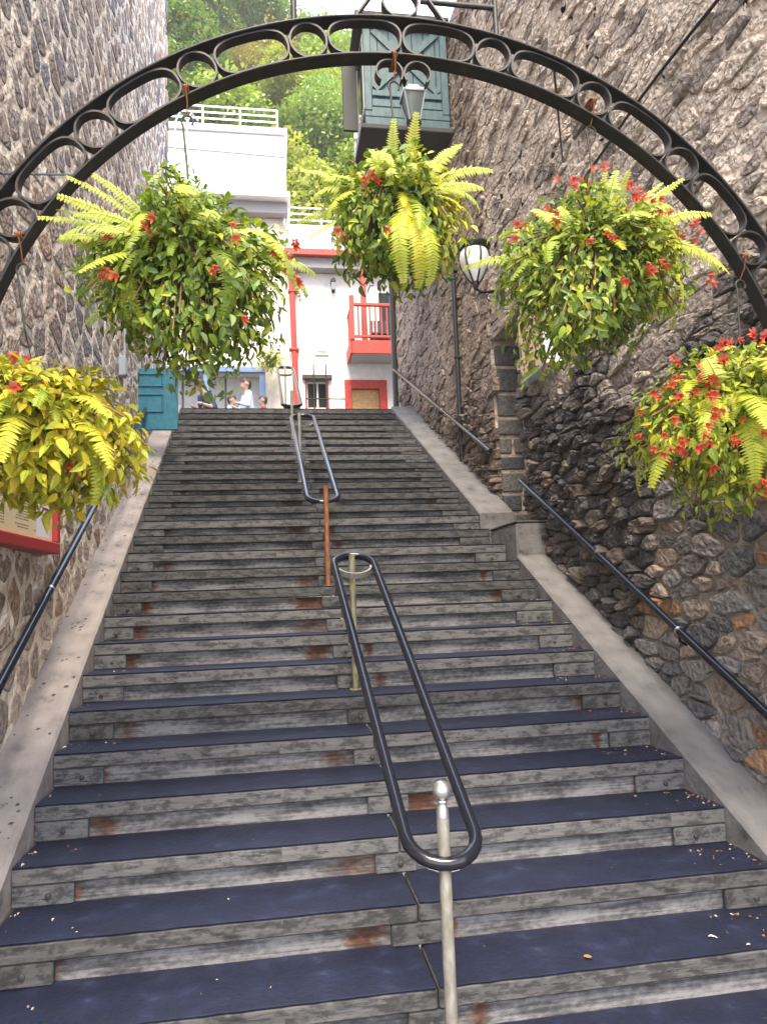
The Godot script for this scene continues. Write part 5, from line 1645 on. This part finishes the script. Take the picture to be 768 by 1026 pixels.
# ---------------------------------------------------------------- litter
func build_litter() -> void:
	var r := RandomNumberGenerator.new(); r.seed = 8
	var mm := MultiMesh.new()
	mm.transform_format = MultiMesh.TRANSFORM_3D; mm.use_colors = true
	mm.mesh = leaf_mesh(0.4, 0.2, 0.8)
	var N := 520
	mm.instance_count = N
	for i in N:
		var k := int(pow(r.randf(), 1.6) * 12.0) - 1
		var z0 := nose_z(k)
		var e := pow(r.randf(), 2.2)
		var z := z0 - 0.02 - r.randf() * 0.27
		var x := 2.08 - e * 0.35 + sx(z0)
		var pick := r.randf()
		if pick < 0.16: x = -1.08 + e * 0.25 + sx(z0)
		elif pick < 0.3: x = r.randf_range(-1.0, 2.0)
		var s := r.randf_range(0.008, 0.022) if pick > 0.3 or pick < 0.16 else r.randf_range(0.006, 0.012)
		mm.set_instance_transform(i, Transform3D(Basis.from_euler(Vector3(r.randf_range(-0.3, 0.3), r.randf_range(0, TAU), r.randf_range(-0.5, 0.5))).scaled(Vector3.ONE * s), Vector3(x, nose_y(k) + 0.004, z)))
		var c: Color = [Color(0.3, 0.2, 0.1), Color(0.16, 0.08, 0.035), Color(0.42, 0.36, 0.26), Color(0.22, 0.15, 0.08), Color(0.25, 0.06, 0.03)][r.randi() % 5]
		mm.set_instance_color(i, c)
	var o := MultiMeshInstance3D.new()
	o.name = "leaf_litter"; o.multimesh = mm
	o.material_override = mat(Color(1, 1, 1), 0.8, null, Vector3.ONE, null, 0, true)
	add_child(o)
	o.set_meta("kind", "stuff"); o.set_meta("label", "dry brown leaf litter gathered in the step corners"); o.set_meta("category", "leaf litter")
	# single curled leaf on the second tread
	var lf := thing("fallen_leaf", Vector3(1.12, nose_y(0) + 0.004, nose_z(0) - 0.08), "curled orange-brown fallen leaf lying on the lowest rubber tread", "leaf")
	part("blade", leafs[2], M.stem, lf, aim(Vector3.ZERO, Vector3(1, 0.1, 0.3), Vector3.UP, 0.05))
	lf = thing("paper_scrap", Vector3(1.66, nose_y(0) + 0.004, nose_z(0) - 0.12), "small white paper scrap lying on the lowest rubber tread", "paper scrap")
	part("scrap", leafs[4], M.white, lf, aim(Vector3.ZERO, Vector3(0.5, 0.4, 0.3), Vector3.UP, 0.028))

func _ready() -> void:
	rng.seed = 4242
	# camera
	var cam := Camera3D.new()
	cam.name = "camera"
	var pitch := 0.1198; var yaw := 0.1511; var roll := -0.0361
	var fw := Vector3(sin(yaw) * cos(pitch), sin(pitch), -cos(yaw) * cos(pitch))
	var rt := Vector3(cos(yaw), 0, sin(yaw)); var up := rt.cross(fw)
	var r2 := rt * cos(roll) + up * sin(roll); var u2 := -rt * sin(roll) + up * cos(roll)
	cam.transform = Transform3D(Basis(r2, u2, -fw), Vector3(0, 1.709, 0))
	cam.fov = rad_to_deg(2.0 * atan(513.0 / 713.24)); cam.near = 0.05; cam.far = 400.0
	cam.current = true
	add_child(cam)
	# sky and light: bright thin overcast, soft high sun behind the slope
	var env := Environment.new()
	env.background_mode = Environment.BG_SKY
	var sm := ProceduralSkyMaterial.new()
	sm.sky_top_color = Color(0.71, 0.79, 0.95); sm.sky_horizon_color = Color(0.98, 0.96, 0.92); sm.sky_curve = 0.25
	sm.ground_bottom_color = Color(0.3, 0.29, 0.28); sm.ground_horizon_color = Color(0.8, 0.8, 0.8)
	var sky := Sky.new(); sky.sky_material = sm
	env.sky = sky
	env.tonemap_mode = Environment.TONE_MAPPER_LINEAR
	env.tonemap_exposure = 7.0
	env.fog_enabled = true; env.fog_density = 0.0014; env.fog_light_color = Color(0.97, 0.96, 0.92)
	env.sdfgi_enabled = true; env.ssao_enabled = true; env.ssil_enabled = true
	var we := WorldEnvironment.new()
	we.name = "environment"; we.environment = env
	add_child(we)
	var sun := DirectionalLight3D.new()
	sun.name = "sun"; sun.light_energy = 0.5; sun.light_angular_distance = 30.0; sun.light_color = Color(1.0, 0.94, 0.85); sun.shadow_enabled = true
	sun.look_at_from_position(Vector3.ZERO, -Vector3(-0.02, 0.86, 0.5).normalized(), Vector3.RIGHT)
	add_child(sun)
	make_materials()
	var g := MB.new()
	g.quad(Vector3(-200, 0, -2.3), Vector3(200, 0, -2.3), Vector3(200, 0, 200), Vector3(-200, 0, 200))
	if g.n[0].y < 0:
		g = MB.new(); g.quad(Vector3(-200, 0, 200), Vector3(200, 0, 200), Vector3(200, 0, -2.3), Vector3(-200, 0, -2.3))
	struct("ground", g.mesh(), M.ground)
	build_stairs()
	build_curbs()
	build_walls()
	print("walls ", Time.get_ticks_msec())
	build_town()
	build_hill()
	print("hill ", Time.get_ticks_msec())
	build_rails()
	build_arch()
	build_fixtures()
	build_baskets()
	print("baskets ", Time.get_ticks_msec())
	build_people()
	build_litter()
	print("done ", Time.get_ticks_msec())
